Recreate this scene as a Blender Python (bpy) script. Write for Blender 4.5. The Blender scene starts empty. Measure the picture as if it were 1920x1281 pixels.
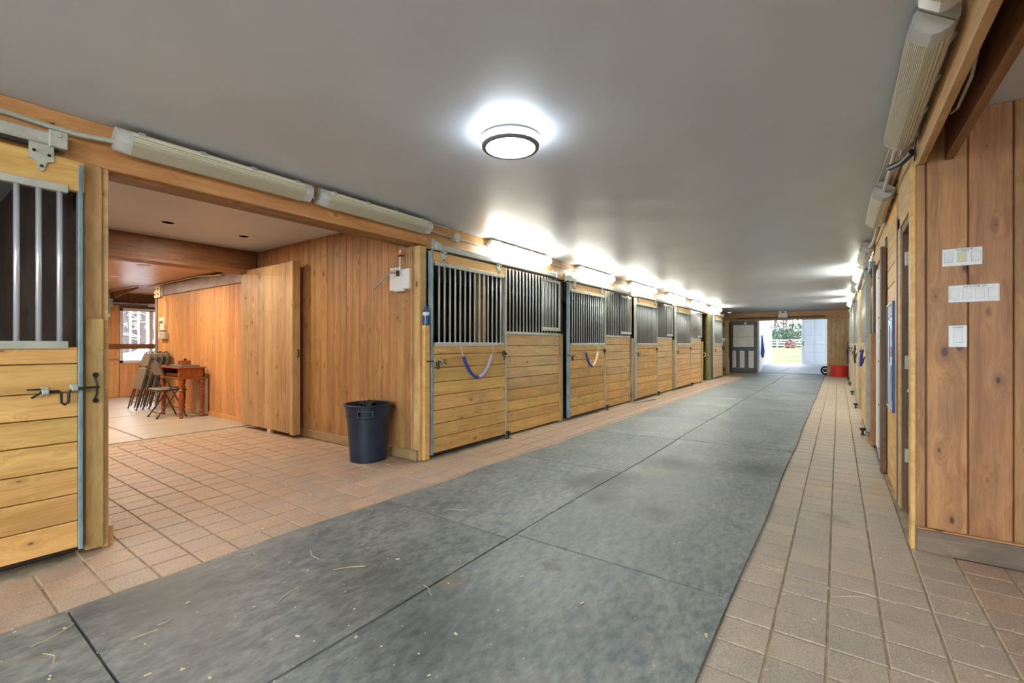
import bpy, bmesh, math, random
from mathutils import Vector, Matrix
random.seed(7)
R = math.radians
SC = bpy.context.scene
COL = SC.collection

# ------------------------------------------------------------------ camera, sky, exposure
F_PX, CX, HOR, CAM_H = 853.0, 960.0, 645.0, 1.15
YAW = R(35.66)
cam_d = bpy.data.cameras.new('camera')
cam_d.sensor_width = 36.0
cam_d.lens = F_PX / 1920 * 36
cam_d.shift_y = 4.5 / 1920
cam_d.clip_start = 0.05
cam_d.clip_end = 500
cam = bpy.data.objects.new('camera', cam_d)
cam.location = (0, 0, CAM_H)
cam.rotation_euler = (R(90), 0, YAW)
COL.objects.link(cam)
SC.camera = cam

world = bpy.data.worlds.new('world')
SC.world = world
world.use_nodes = True
bg = world.node_tree.nodes['Background']
bg.inputs[0].default_value = (0.82, 0.92, 1.0, 1)
bg.inputs[1].default_value = 2.0

SC.view_settings.view_transform = 'Standard'
SC.view_settings.look = 'None'
SC.view_settings.gamma = 1
SC.view_settings.use_curve_mapping = False
SC.view_settings.exposure = 2.6

TUBE_E = 7.6        # lit fluorescent lens
FLUSH_E = 5.0      # round flush lamps
COOL = (1.0, 1.0, 0.88)

SN, CS = math.sin(YAW), math.cos(YAW)
def _dir(u):
    t = (u - CX) / F_PX
    return (-SN + CS * t, CS + SN * t)
def on_x(u, v, X):
    dx, dy = _dir(u); d = X / dx
    return Vector((X, d * dy, CAM_H + (HOR - v) / F_PX * d))
def on_y(u, v, Y):
    dx, dy = _dir(u); d = Y / dy
    return Vector((d * dx, Y, CAM_H + (HOR - v) / F_PX * d))
def on_z(u, v, Z):
    dx, dy = _dir(u); d = (Z - CAM_H) * F_PX / (HOR - v)
    return Vector((d * dx, d * dy, Z))

# ------------------------------------------------------------------ materials
def new_mat(name):
    m = bpy.data.materials.new(name); m.use_nodes = True
    nt = m.node_tree
    return m, nt, nt.nodes['Principled BSDF']
def N(nt, typ, **kw):
    n = nt.nodes.new(typ)
    for k, v in kw.items():
        if k in ('inp',):
            for a, b in v.items(): n.inputs[a].default_value = b
        else: setattr(n, k, v)
    return n
def L(nt, a, b): nt.links.new(a, b)
def ramp(nt, fac, stops):
    r = nt.nodes.new('ShaderNodeValToRGB')
    els = r.color_ramp.elements
    while len(els) < len(stops): els.new(0.5)
    for e, (p, c) in zip(els, stops):
        e.position = p; e.color = (*c, 1) if len(c) == 3 else c
    L(nt, fac, r.inputs[0]); return r.outputs[0]
def mixc(nt, fac, a, b, mode='MIX'):
    m = nt.nodes.new('ShaderNodeMix'); m.data_type = 'RGBA'; m.blend_type = mode
    if hasattr(fac, 'is_linked'): L(nt, fac, m.inputs[0])
    else: m.inputs[0].default_value = fac
    for s, i in ((a, 6), (b, 7)):
        if hasattr(s, 'is_linked'): L(nt, s, m.inputs[i])
        else: m.inputs[i].default_value = (*s, 1)
    return m.outputs[2]
def math_n(nt, op, a, b=None, clamp=False):
    m = nt.nodes.new('ShaderNodeMath'); m.operation = op; m.use_clamp = clamp
    for s, i in ((a, 0), (b, 1)):
        if s is None: continue
        if hasattr(s, 'is_linked'): L(nt, s, m.inputs[i])
        else: m.inputs[i].default_value = s
    return m.outputs[0]
def rnd_coords(nt, amount=1.0):
    tc = N(nt, 'ShaderNodeTexCoord'); oi = N(nt, 'ShaderNodeObjectInfo')
    cb = N(nt, 'ShaderNodeCombineXYZ')
    L(nt, math_n(nt, 'MULTIPLY', oi.outputs['Random'], 37.0 * amount), cb.inputs[0])
    L(nt, math_n(nt, 'MULTIPLY', oi.outputs['Random'], 91.0 * amount), cb.inputs[1])
    L(nt, math_n(nt, 'MULTIPLY', oi.outputs['Random'], 53.0 * amount), cb.inputs[2])
    ad = N(nt, 'ShaderNodeVectorMath', operation='ADD')
    L(nt, tc.outputs['Object'], ad.inputs[0]); L(nt, cb.outputs[0], ad.inputs[1])
    return ad.outputs[0], oi.outputs['Random']
def noise(nt, vec, scale, detail=3, rough=.5):
    n = N(nt, 'ShaderNodeTexNoise', inp={'Scale': scale, 'Detail': detail, 'Roughness': rough})
    L(nt, vec, n.inputs['Vector']); return n.outputs['Fac']

def wood(name, light, dark, axis='Z', knot=(.12, .055, .02), knots=.11, rough=.5, var=.22, contrast=1.0, dirt=.35, dirtc=(.2, .15, .1), thin=None, kscale=6.0):
    m, nt, b = new_mat(name)
    vec, rnd = rnd_coords(nt)
    if thin is None: thin = {'Z': 'Y', 'Y': 'X', 'X': 'Y'}[axis]
    across = [a for a in 'XYZ' if a not in (axis, thin)][0]
    # knots: one in each cell of the board's face
    sp = N(nt, 'ShaderNodeSeparateXYZ'); L(nt, vec, sp.inputs[0])
    kc = N(nt, 'ShaderNodeCombineXYZ')
    L(nt, math_n(nt, 'MULTIPLY', sp.outputs['XYZ'.index(axis)], .5), kc.inputs[0]); L(nt, sp.outputs['XYZ'.index(across)], kc.inputs[1])
    vo = N(nt, 'ShaderNodeTexVoronoi', voronoi_dimensions='2D', inp={'Scale': kscale, 'Randomness': 1.0}); L(nt, kc.outputs[0], vo.inputs['Vector'])
    sc = N(nt, 'ShaderNodeSeparateColor'); L(nt, vo.outputs['Color'], sc.inputs[0])
    size = math_n(nt, 'ADD', math_n(nt, 'MULTIPLY', math_n(nt, 'POWER', sc.outputs[0], 2.0), 1.15), .12)
    dist = math_n(nt, 'DIVIDE', math_n(nt, 'ADD', vo.outputs['Distance'], math_n(nt, 'MULTIPLY', noise(nt, vec, 30, 3), .055)), size)
    # the grain bulges round the knots
    warp = noise(nt, vec, 1.7, 2)
    k = math_n(nt, 'MULTIPLY', math_n(nt, 'POWER', math_n(nt, 'SUBTRACT', .5, dist, True), 2.0), .30)
    w = math_n(nt, 'ADD', math_n(nt, 'MULTIPLY', warp, .10), k)
    ma = N(nt, 'ShaderNodeMapping'); sc3 = [1, 1, 1]; sc3['XYZ'.index(axis)] = .055
    ma.inputs['Scale'].default_value = sc3; L(nt, vec, ma.inputs[0])
    ad = N(nt, 'ShaderNodeVectorMath', operation='ADD'); cb = N(nt, 'ShaderNodeCombineXYZ')
    for i in range(3): L(nt, w, cb.inputs[i])
    L(nt, ma.outputs[0], ad.inputs[0]); L(nt, cb.outputs[0], ad.inputs[1])
    g1 = noise(nt, ad.outputs[0], 22, 3, .55)
    g2 = noise(nt, ad.outputs[0], 130, 2, .5)
    g = math_n(nt, 'ADD', math_n(nt, 'MULTIPLY', g1, .68), math_n(nt, 'MULTIPLY', g2, .32))
    lo, hi = .5 - .13 / contrast, .5 + .13 / contrast
    c = ramp(nt, g, [(lo, light), (hi, dark)])
    low = noise(nt, vec, 3.0, 3)
    c = mixc(nt, math_n(nt, 'MULTIPLY', math_n(nt, 'SUBTRACT', low, .48, True), dirt * 3.6, True), c, dirtc)
    if knots > 0:
        kf = ramp(nt, dist, [(knots * .6, (1, 1, 1)), (knots, (0, 0, 0))])
        halo = ramp(nt, dist, [(knots, (.6, .6, .6)), (knots * 2.4, (0, 0, 0))])
        c = mixc(nt, halo, c, tuple(x * .8 for x in dark))
        c = mixc(nt, kf, c, knot)
    hs = N(nt, 'ShaderNodeHueSaturation'); L(nt, c, hs.inputs['Color'])
    L(nt, math_n(nt, 'ADD', math_n(nt, 'MULTIPLY', rnd, var), 1 - var / 2), hs.inputs['Value'])
    r2 = math_n(nt, 'FRACT', math_n(nt, 'MULTIPLY', rnd, 7.3))
    L(nt, math_n(nt, 'ADD', math_n(nt, 'MULTIPLY', r2, .014), .493), hs.inputs['Hue'])
    L(nt, hs.outputs[0], b.inputs['Base Color'])
    b.inputs['Roughness'].default_value = rough
    bp = N(nt, 'ShaderNodeBump', inp={'Strength': .18, 'Distance': .004}); L(nt, g, bp.inputs['Height']); L(nt, bp.outputs[0], b.inputs['Normal'])
    return m

def plain(name, col, rough=.5, metal=0.0, nscale=0, namt=.15, bump=0, spec=None, var=0):
    m, nt, b = new_mat(name)
    b.inputs['Base Color'].default_value = (*col, 1)
    b.inputs['Roughness'].default_value = rough
    b.inputs['Metallic'].default_value = metal
    if spec is not None: b.inputs['Specular IOR Level'].default_value = spec
    if nscale:
        vec, rnd = rnd_coords(nt)
        n = noise(nt, vec, nscale, 5, .6)
        c = ramp(nt, n, [(.3, tuple(x * (1 - namt) for x in col)), (.7, tuple(min(1, x * (1 + namt)) for x in col))])
        if var:
            hs = N(nt, 'ShaderNodeHueSaturation'); L(nt, c, hs.inputs['Color'])
            L(nt, math_n(nt, 'ADD', math_n(nt, 'MULTIPLY', rnd, var), 1 - var / 2), hs.inputs['Value']); c = hs.outputs[0]
        L(nt, c, b.inputs['Base Color'])
        if bump:
            bp = N(nt, 'ShaderNodeBump', inp={'Strength': bump, 'Distance': .01}); L(nt, n, bp.inputs['Height']); L(nt, bp.outputs[0], b.inputs['Normal'])
    return m
def emit(name, col, strength):
    m, nt, b = new_mat(name)
    b.inputs['Base Color'].default_value = (.8, .8, .8, 1)
    b.inputs['Emission Color'].default_value = (*col, 1)
    b.inputs['Emission Strength'].default_value = strength
    return m
def see_through(name, col, rough, amount):
    m, nt, b = new_mat(name)
    b.inputs['Base Color'].default_value = (*col, 1); b.inputs['Roughness'].default_value = rough
    t = N(nt, 'ShaderNodeBsdfTransparent'); mx = N(nt, 'ShaderNodeMixShader'); mx.inputs[0].default_value = amount
    L(nt, b.outputs[0], mx.inputs[1]); L(nt, t.outputs[0], mx.inputs[2])
    L(nt, mx.outputs[0], nt.nodes['Material Output'].inputs[0])
    return m

M = {}
M['pine'] = wood('pine_boards', (.78, .50, .18), (.58, .325, .095), 'Y', knots=.085, dirt=.3, dirtc=(.28, .2, .1), knot=(.2, .09, .03))
M['pine_dusty'] = wood('pine_boards_dusty', (.72, .50, .24), (.55, .35, .15), 'Y', knots=.08, dirt=.5, dirtc=(.28, .23, .15), knot=(.2, .1, .04))
M['post'] = wood('post_wood', (.62, .42, .19), (.44, .27, .10), 'Z', dirt=.6, dirtc=(.2, .14, .07))
M['header'] = wood('header_wood', (.60, .33, .13), (.46, .225, .075), 'Y', knots=.07, dirt=.3, dirtc=(.25, .12, .05))
M['rail_x'] = wood('rail_wood', (.56, .34, .15), (.42, .22, .08), 'X', knots=.09)
M['knotty'] = wood('knotty_pine', (.48, .26, .10), (.31, .15, .052), 'Z', knots=.10, dirt=.3, dirtc=(.16, .1, .05), knot=(.09, .035, .015))
M['lounge'] = wood('lounge_pine', (.70, .39, .165), (.55, .27, .10), 'Z', knots=.095, dirt=.15, knot=(.25, .1, .03))
M['cedar'] = wood('cedar_boards', (.48, .235, .082), (.29, .13, .04), 'Z', knots=.10, kscale=4.6, dirt=.5, dirtc=(.17, .09, .045), knot=(.07, .028, .013), contrast=1.1)
M['leaf'] = wood('door_leaf_pine', (.60, .40, .21), (.44, .27, .13), 'Z', knots=.10, knot=(.12, .06, .03))
M['weathered'] = wood('weathered_board', (.26, .185, .125), (.15, .10, .07), 'X', knots=.04, dirt=.8, dirtc=(.09, .07, .05))
M['base_x'] = wood('baseboard_pine', (.40, .27, .14), (.28, .17, .08), 'X', knots=.04, dirt=.6)
M['brown_y'] = wood('brown_beam_y', (.30, .135, .045), (.17, .07, .022), 'Y', knots=.08, dirt=.3, dirtc=(.08, .04, .02))
M['brown_z'] = wood('brown_post', (.22, .115, .06), (.12, .06, .03), 'Z', knots=.06)
M['plankceil'] = wood('ceiling_planks', (.66, .42, .28), (.50, .29, .18), 'Y', knots=.03, rough=.33, dirt=.1, thin='Z')
M['shade_wood'] = wood('shaded_stall_wood', (.075, .045, .028), (.035, .022, .014), 'Y', knots=.06, rough=.8)  # stall interior shade put into the colour, as aisle light leaks in
M['log'] = wood('peeled_log', (.30, .26, .10), (.18, .14, .05), 'Z', knots=.05)
M['floorwood'] = wood('floor_planks', (.36, .24, .15), (.22, .14, .08), 'X', knots=.05, thin='Z')
M['mahogany'] = wood('table_wood', (.36, .11, .035), (.22, .055, .018), 'X', knots=.0, rough=.22, dirt=0)
M['galv'] = plain('galvanised_steel', (.48, .50, .45), .45, .2, 9, .18)
M['galv_blue'] = plain('blue_grey_steel', (.24, .34, .38), .45, .2, 7, .3)
M['chrome'] = plain('polished_bar', (.66, .70, .78), .25, .5)
M['bar'] = plain('grid_bar_steel', (.50, .52, .50), .4, .15)
M['iron'] = plain('dark_iron', (.035, .033, .03), .45, .5, 30, .4)
M['black'] = plain('black_plastic', (.012, .013, .016), .4)
M['bin'] = plain('bin_plastic', (.012, .022, .045), .38, 0, 6, .4)
M['white'] = plain('white_plastic', (.72, .73, .74), .35)
M['offwhite'] = plain('ivory_plastic', (.62, .58, .36), .4)
M['whitepaint'] = plain('white_paint', (.55, .57, .60), .5, 0, 3, .05)
M['palepaint'] = plain('pale_panel_paint', (.74, .74, .69), .55, 0, 4, .08)
M['greypaint'] = plain('grey_frame_paint', (.10, .115, .125), .55, 0, 8, .2)
M['bluestrip'] = plain('pale_blue_metal', (.32, .45, .52), .5, .1, 6, .15)
M['red'] = plain('red_plastic', (.70, .045, .03), .4)
M['blue'] = plain('blue_plastic', (.02, .10, .38), .4)
M['foam'] = plain('violet_blue_foam', (.045, .045, .33), .6)
M['foam2'] = plain('faded_lilac_foam', (.42, .40, .58), .6)
M['dark'] = plain('shade_black', (.012, .011, .01), .9)  # near-black colour standing in for unlit depth
M['orange'] = plain('orange_red_handle', (.65, .08, .03), .5)
M['rubberhose'] = plain('grey_hose', (.30, .29, .28), .4)
M['cable'] = plain('pale_cable', (.50, .47, .40), .5)
M['grout'] = plain('sand_grout', (.43, .35, .25), .95, 0, 12, .3)
M['ink'] = plain('marker_ink', (.02, .02, .03), .6)
M['vinyl'] = plain('grey_vinyl', (.20, .18, .15), .5)
M['chairsteel'] = plain('brown_grey_tube', (.09, .08, .08), .35, .5)
M['paper'] = plain('paper', (.75, .66, .5), .7)
M['greybeam'] = plain('grey_painted_beam', (.28, .25, .25), .45, .2, 4, .2)
M['glassblue'] = see_through('blue_bottle', (.03, .12, .30), .1, .25)
M['lens_off'] = see_through('ribbed_cream_lens', (.90, .87, .66), .25, .12)
M['lens_clear'] = see_through('clear_lens_end', (.78, .80, .80), .15, .4)
M['lamp_ring'] = plain('lamp_ring_grey', (.16, .16, .17), .5)
M['beam_pale'] = wood('pale_beam', (.66, .43, .21), (.50, .30, .12), 'Y', knots=.06, dirt=.3)
M['lens_on'] = emit('lit_lens', COOL, TUBE_E)
M['flush'] = emit('flush_diffuser', (.85, .94, 1.0), FLUSH_E)
M['warm_lamp'] = emit('warm_downlight', (1, .78, .5), 30)
M['pane'] = see_through('window_glass', (.8, .85, .9), .03, .92)
M['whiteboard'] = plain('whiteboard_face', (.58, .62, .66), .25)
M['asphalt'] = plain('concrete_yard', (.16, .165, .175), .8, 0, 2, .12)
M['trim_white'] = plain('white_upvc', (.68, .70, .74), .4)
M['mauve'] = plain('mauve_pillar', (.40, .30, .27), .7)
M['evergreen'] = plain('evergreen_leaf', (.025, .045, .025), .8, 0, 3, .4)
M['bark'] = plain('bark', (.07, .05, .045), .9, 0, 5, .3)
M['pale_bark'] = plain('pale_bark', (.52, .55, .50), .9)
M['russet'] = plain('russet_twigs', (.13, .07, .06), .9)
M['fencewhite'] = plain('fence_white', (.45, .45, .45), .6)
M['carpaint'] = plain('silver_car_paint', (.62, .64, .66), .25, .3)
M['carglass'] = plain('car_glass', (.10, .13, .16), .1)
M['tyre'] = plain('tyre_rubber', (.02, .02, .02), .8)
M['straw'] = plain('straw', (.70, .60, .40), .8)

def ribs(m, axis='X', scale=150):      # fine moulded ribs running along the lens
    nt = m.node_tree; b = nt.nodes['Principled BSDF']
    tc = N(nt, 'ShaderNodeTexCoord')
    wv = N(nt, 'ShaderNodeTexWave', inp={'Scale': scale / 6.283, 'Distortion': 0.0}); wv.bands_direction = axis
    L(nt, tc.outputs['Object'], wv.inputs['Vector'])
    bp = N(nt, 'ShaderNodeBump', inp={'Strength': 1.0, 'Distance': .006}); L(nt, wv.outputs['Fac'], bp.inputs['Height']); L(nt, bp.outputs[0], b.inputs['Normal'])
ribs(M['lens_off'], 'X', 300)

def make_ceiling():
    m, nt, b = new_mat('ceiling_paint')
    tc = N(nt, 'ShaderNodeTexCoord')
    n = noise(nt, tc.outputs['Object'], 1.1, 3)
    L(nt, ramp(nt, n, [(.35, (.58, .63, .70)), (.7, (.63, .69, .765))]), b.inputs['Base Color'])
    b.inputs['Roughness'].default_value = .42
    n2 = noise(nt, tc.outputs['Object'], 2.2, 2)
    bp = N(nt, 'ShaderNodeBump', inp={'Strength': .35, 'Distance': .02}); L(nt, n2, bp.inputs['Height']); L(nt, bp.outputs[0], b.inputs['Normal'])
    return m
M['ceiling'] = make_ceiling()

def stains(nt, c, spots, col):
    geo = N(nt, 'ShaderNodeNewGeometry'); nz = N(nt, 'ShaderNodeTexNoise', inp={'Scale': 9.0, 'Detail': 4.0})
    L(nt, geo.outputs['Position'], nz.inputs['Vector'])
    ad = N(nt, 'ShaderNodeVectorMath', operation='MULTIPLY_ADD'); ad.inputs[1].default_value = (.3, .3, 0)
    L(nt, nz.outputs['Color'], ad.inputs[0]); L(nt, geo.outputs['Position'], ad.inputs[2])
    for (u, v, r, amt) in spots:      # worn dark marks on the floor, where they lie in the photograph
        p = on_z(u, v, .012)
        d = N(nt, 'ShaderNodeVectorMath', operation='DISTANCE'); L(nt, ad.outputs[0], d.inputs[0]); d.inputs[1].default_value = (p.x + .15, p.y + .15, p.z)
        c = mixc(nt, ramp(nt, d.outputs['Value'], [(0, (amt,) * 3), (r, (0, 0, 0))]), c, col)
    return c
def make_tile(name, base, hi):
    m, nt, b = new_mat(name)
    vec, rnd = rnd_coords(nt)
    n1 = noise(nt, vec, 9, 4, .6); n2 = noise(nt, vec, 160, 2, .6)
    c = ramp(nt, n1, [(.3, base), (.72, hi)])
    sp = ramp(nt, n2, [(.36, (.0, .0, .0)), (.6, (1, 1, 1))])
    c = mixc(nt, .4, c, mixc(nt, sp, tuple(x * .62 for x in base), tuple(min(1, x * 1.25) for x in hi)))
    c = stains(nt, c, [(1556, 966, .10, .6), (1585, 975, .07, .5)], (.22, .14, .05))
    hs = N(nt, 'ShaderNodeHueSaturation'); L(nt, c, hs.inputs['Color'])
    L(nt, math_n(nt, 'ADD', math_n(nt, 'MULTIPLY', rnd, .16), .92), hs.inputs['Value'])
    L(nt, math_n(nt, 'ADD', math_n(nt, 'MULTIPLY', rnd, .3), .85), hs.inputs['Saturation'])
    L(nt, hs.outputs[0], b.inputs['Base Color'])
    L(nt, ramp(nt, n1, [(.3, (.42,) * 3), (.7, (.62,) * 3)]), b.inputs['Roughness'])
    bp = N(nt, 'ShaderNodeBump', inp={'Strength': .25, 'Distance': .003}); L(nt, n2, bp.inputs['Height']); L(nt, bp.outputs[0], b.inputs['Normal'])
    return m
M['tile'] = make_tile('clay_paver', (.37, .265, .20), (.51, .385, .30))
M['tile_pale'] = make_tile('dusty_paver', (.36, .305, .245), (.50, .435, .355))

def make_mat_rubber():
    m, nt, b = new_mat('stall_rubber')
    vec, rnd = rnd_coords(nt)
    mp = N(nt, 'ShaderNodeMapping'); mp.inputs['Scale'].default_value = (1, .5, 1); mp.inputs['Rotation'].default_value = (0, 0, .9); L(nt, vec, mp.inputs[0])
    n1 = noise(nt, mp.outputs[0], 2.2, 6, .68); n2 = noise(nt, mp.outputs[0], 26, 6, .72); n3 = noise(nt, vec, 1.2, 4, .6); n4 = noise(nt, vec, 3.1, 5, .65)
    c = ramp(nt, n1, [(.32, (.065, .085, .105)), (.48, (.135, .165, .175)), (.66, (.265, .285, .275))])
    c = mixc(nt, .55, c, mixc(nt, ramp(nt, n2, [(.36, (0, 0, 0)), (.66, (1, 1, 1))]), (.045, .065, .09), (.34, .355, .33)))
    c = mixc(nt, ramp(nt, n3, [(.55, (0, 0, 0)), (.70, (.4, .4, .4))]), c, (.10, .13, .20))
    c = mixc(nt, ramp(nt, n4, [(.60, (0, 0, 0)), (.74, (.55, .55, .55))]), c, (.20, .17, .115))
    c = mixc(nt, ramp(nt, n4, [(.26, (.75, .75, .75)), (.38, (0, 0, 0))]), c, (.04, .04, .04))
    c = stains(nt, c, [(1110, 905, .34, 1), (1150, 895, .28, 1), (1128, 932, .2, .9), (1262, 868, .36, .9), (1420, 880, .42, .8), (1225, 960, .2, .6), (800, 1180, .5, .6), (300, 1120, .4, .6), (700, 1080, .4, .5)], (.025, .03, .032))
    hs = N(nt, 'ShaderNodeHueSaturation'); L(nt, c, hs.inputs['Color'])
    L(nt, math_n(nt, 'ADD', math_n(nt, 'MULTIPLY', rnd, .2), .95), hs.inputs['Value'])
    L(nt, hs.outputs[0], b.inputs['Base Color'])
    L(nt, ramp(nt, n2, [(.3, (.42,) * 3), (.7, (.60,) * 3)]), b.inputs['Roughness'])
    bp = N(nt, 'ShaderNodeBump', inp={'Strength': .45, 'Distance': .005}); L(nt, n2, bp.inputs['Height']); L(nt, bp.outputs[0], b.inputs['Normal'])
    return m
M['rubber'] = make_mat_rubber()
def make_grass():
    m, nt, b = new_mat('yard_grass')
    tc = N(nt, 'ShaderNodeTexCoord')
    n = noise(nt, tc.outputs['Object'], .35, 4); n2 = noise(nt, tc.outputs['Object'], 6, 4)
    c = ramp(nt, n, [(.42, (.14, .115, .085)), (.58, (.08, .105, .04))])
    c = mixc(nt, math_n(nt, 'MULTIPLY', n2, .4), c, (.09, .085, .06))
    L(nt, c, b.inputs['Base Color']); b.inputs['Roughness'].default_value = 1; b.inputs['Specular IOR Level'].default_value = 0
    return m
M['grass'] = make_grass()
M['lane'] = plain('pale_concrete', (.24, .25, .27), .6, 0, 2, .1)

# ------------------------------------------------------------------ mesh helpers
class MB:
    def __init__(s): s.bm = bmesh.new()
    def box(s, x0, x1, y0, y1, z0, z1, bev=0):
        x0, x1 = sorted((x0, x1)); y0, y1 = sorted((y0, y1)); z0, z1 = sorted((z0, z1))
        r = bmesh.ops.create_cube(s.bm, size=1)
        vs = r['verts']
        for v in vs:
            v.co = Vector(((x0 + x1) / 2 + v.co.x * (x1 - x0), (y0 + y1) / 2 + v.co.y * (y1 - y0), (z0 + z1) / 2 + v.co.z * (z1 - z0)))
        if bev:
            es = {e for v in vs for e in v.link_edges}
            bmesh.ops.bevel(s.bm, geom=list(es), offset=bev, segments=1, affect='EDGES', clamp_overlap=True)
        return s
    def obox(s, c, size, rot, bev=0):
        t = MB(); a, b, d = (x / 2 for x in size); t.box(-a, a, -b, b, -d, d, bev)
        t.bm.transform(Matrix.Translation(c) @ rot.to_4x4()); s.merge(t); return s
    def merge(s, t):
        me = bpy.data.meshes.new('tmp'); t.bm.to_mesh(me); s.bm.from_mesh(me); bpy.data.meshes.remove(me); t.bm.free()
    def cyl(s, p0, p1, r, n=10, r2=None, cap=True):
        p0, p1 = Vector(p0), Vector(p1); d = p1 - p0
        q = d.to_track_quat('Z', 'Y').to_matrix().to_4x4()
        bmesh.ops.create_cone(s.bm, cap_ends=cap, segments=n, radius1=r, radius2=r if r2 is None else r2, depth=d.length,
                              matrix=Matrix.Translation((p0 + p1) / 2) @ q)
        return s
    def tube(s, pts, r, n=8, closed=False):
        pts = [Vector(p) for p in pts]; rings = []; m = len(pts)
        up = None
        for i, p in enumerate(pts):
            if closed: t = pts[(i + 1) % m] - pts[i - 1]
            else: t = pts[min(i + 1, m - 1)] - pts[max(i - 1, 0)]
            t.normalize()
            if up is None:
                up = t.orthogonal().normalized()
            else:
                up = (up - t * up.dot(t)).normalized()
            sd = t.cross(up)
            rr = r[i] if isinstance(r, (list, tuple)) else r
            rings.append([s.bm.verts.new(p + (up * math.cos(a) + sd * math.sin(a)) * rr) for a in (2 * math.pi * k / n for k in range(n))])
        for i in range(m if closed else m - 1):
            a, b = rings[i], rings[(i + 1) % m]
            for k in range(n): s.bm.faces.new((a[k], a[(k + 1) % n], b[(k + 1) % n], b[k]))
        if not closed:
            s.bm.faces.new(rings[0][::-1]); s.bm.faces.new(rings[-1])
        return s
    def lathe(s, prof, c, n=20, a0=0, a1=2 * math.pi):
        c = Vector(c); rings = []
        for (r, z) in prof:
            rings.append([s.bm.verts.new(c + Vector((r * math.cos(2 * math.pi * k / n), r * math.sin(2 * math.pi * k / n), z))) for k in range(n)])
        for a, b in zip(rings, rings[1:]):
            for k in range(n): s.bm.faces.new((a[k], a[(k + 1) % n], b[(k + 1) % n], b[k]))
        if prof[0][0] > 1e-5: s.bm.faces.new(rings[0][::-1])
        if prof[-1][0] > 1e-5: s.bm.faces.new(rings[-1])
        return s
    def prism(s, poly, f0, f1):
        """poly: 2-D points; f0/f1 map a 2-D point to 3-D for the two ends"""
        a = [s.bm.verts.new(f0(p)) for p in poly]; b = [s.bm.verts.new(f1(p)) for p in poly]; n = len(poly)
        s.bm.faces.new(a); s.bm.faces.new(b[::-1])
        for k in range(n): s.bm.faces.new((a[k], b[k], b[(k + 1) % n], a[(k + 1) % n]))
        return s
    def build(s, name, mat, parent=None, origin=None):
        bm = s.bm
        bmesh.ops.recalc_face_normals(bm, faces=bm.faces[:])
        if origin is None:
            lo = Vector((min(v.co.x for v in bm.verts), min(v.co.y for v in bm.verts), min(v.co.z for v in bm.verts)))
            hi = Vector((max(v.co.x for v in bm.verts), max(v.co.y for v in bm.verts), max(v.co.z for v in bm.verts)))
            origin = (lo + hi) / 2
        origin = Vector(origin)
        bm.transform(Matrix.Translation(-origin))
        me = bpy.data.meshes.new(name); bm.to_mesh(me); bm.free()
        me.materials.append(M[mat] if isinstance(mat, str) else mat)
        for p in me.polygons: p.use_smooth = True
        me.set_sharp_from_angle(angle=R(35))
        o = bpy.data.objects.new(name, me); COL.objects.link(o)
        place(o, origin, parent)
        return o
def wpos(o):
    p = Vector((0, 0, 0))
    while o is not None: p = p + o.location; o = o.parent
    return p
def place(o, origin, parent):
    if parent is not None:
        o.parent = parent; o.location = Vector(origin) - wpos(parent)
    else: o.location = origin
_cache = {}
def piece(name, x0, x1, y0, y1, z0, z1, mat, parent=None, bev=.003):
    """one board / tile / bar: a chamfered block whose mesh is shared by all blocks of that size"""
    sz = (round(abs(x1 - x0), 4), round(abs(y1 - y0), 4), round(abs(z1 - z0), 4))
    key = (name, sz, mat, bev)
    if key not in _cache:
        t = MB(); t.box(-sz[0] / 2, sz[0] / 2, -sz[1] / 2, sz[1] / 2, -sz[2] / 2, sz[2] / 2, bev)
        me = bpy.data.meshes.new(name); t.bm.to_mesh(me); t.bm.free(); me.materials.append(M[mat]); _cache[key] = me
    o = bpy.data.objects.new(name, _cache[key]); COL.objects.link(o)
    place(o, ((x0 + x1) / 2, (y0 + y1) / 2, (z0 + z1) / 2), parent)
    return o
def rod(name, p0, p1, r, mat, parent, n=8):
    ln = round((Vector(p1) - Vector(p0)).length, 4); key = (name, ln, r, mat, n)
    if key not in _cache:
        t = MB(); t.cyl((0, 0, -ln / 2), (0, 0, ln / 2), r, n)
        me = bpy.data.meshes.new(name); t.bm.to_mesh(me); t.bm.free(); me.materials.append(M[mat])
        for p in me.polygons: p.use_smooth = len(p.vertices) == 4
        _cache[key] = me
    o = bpy.data.objects.new(name, _cache[key]); COL.objects.link(o)
    place(o, (Vector(p0) + Vector(p1)) / 2, parent)
    return o
def tag(o, label=None, cat=None, group=None, kind=None):
    if label: o['label'] = label
    if cat: o['category'] = cat
    if group: o['group'] = group
    if kind: o['kind'] = kind
    return o
def thing(name, loc, label, cat, group=None):
    o = bpy.data.objects.new(name, None); o.empty_display_size = .1; COL.objects.link(o); o.location = loc
    return tag(o, label, cat, group)
def struct(o): o['kind'] = 'structure'; return o
def copy_tree(o, parent=None):
    c = o.copy(); COL.objects.link(c); c.parent = parent
    for ch in list(o.children): copy_tree(ch, c)
    return c
ORD = ['first', 'second', 'third', 'fourth', 'fifth', 'sixth', 'seventh', 'eighth', 'ninth', 'tenth', 'eleventh', 'twelfth', 'thirteenth', 'fourteenth']

XL = -3.40      # left stall fronts
XR = 0.35       # right wall face
YE = 20.2       # far wall
HC = 2.39       # ceiling
YA = 3.10       # annex side wall

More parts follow.
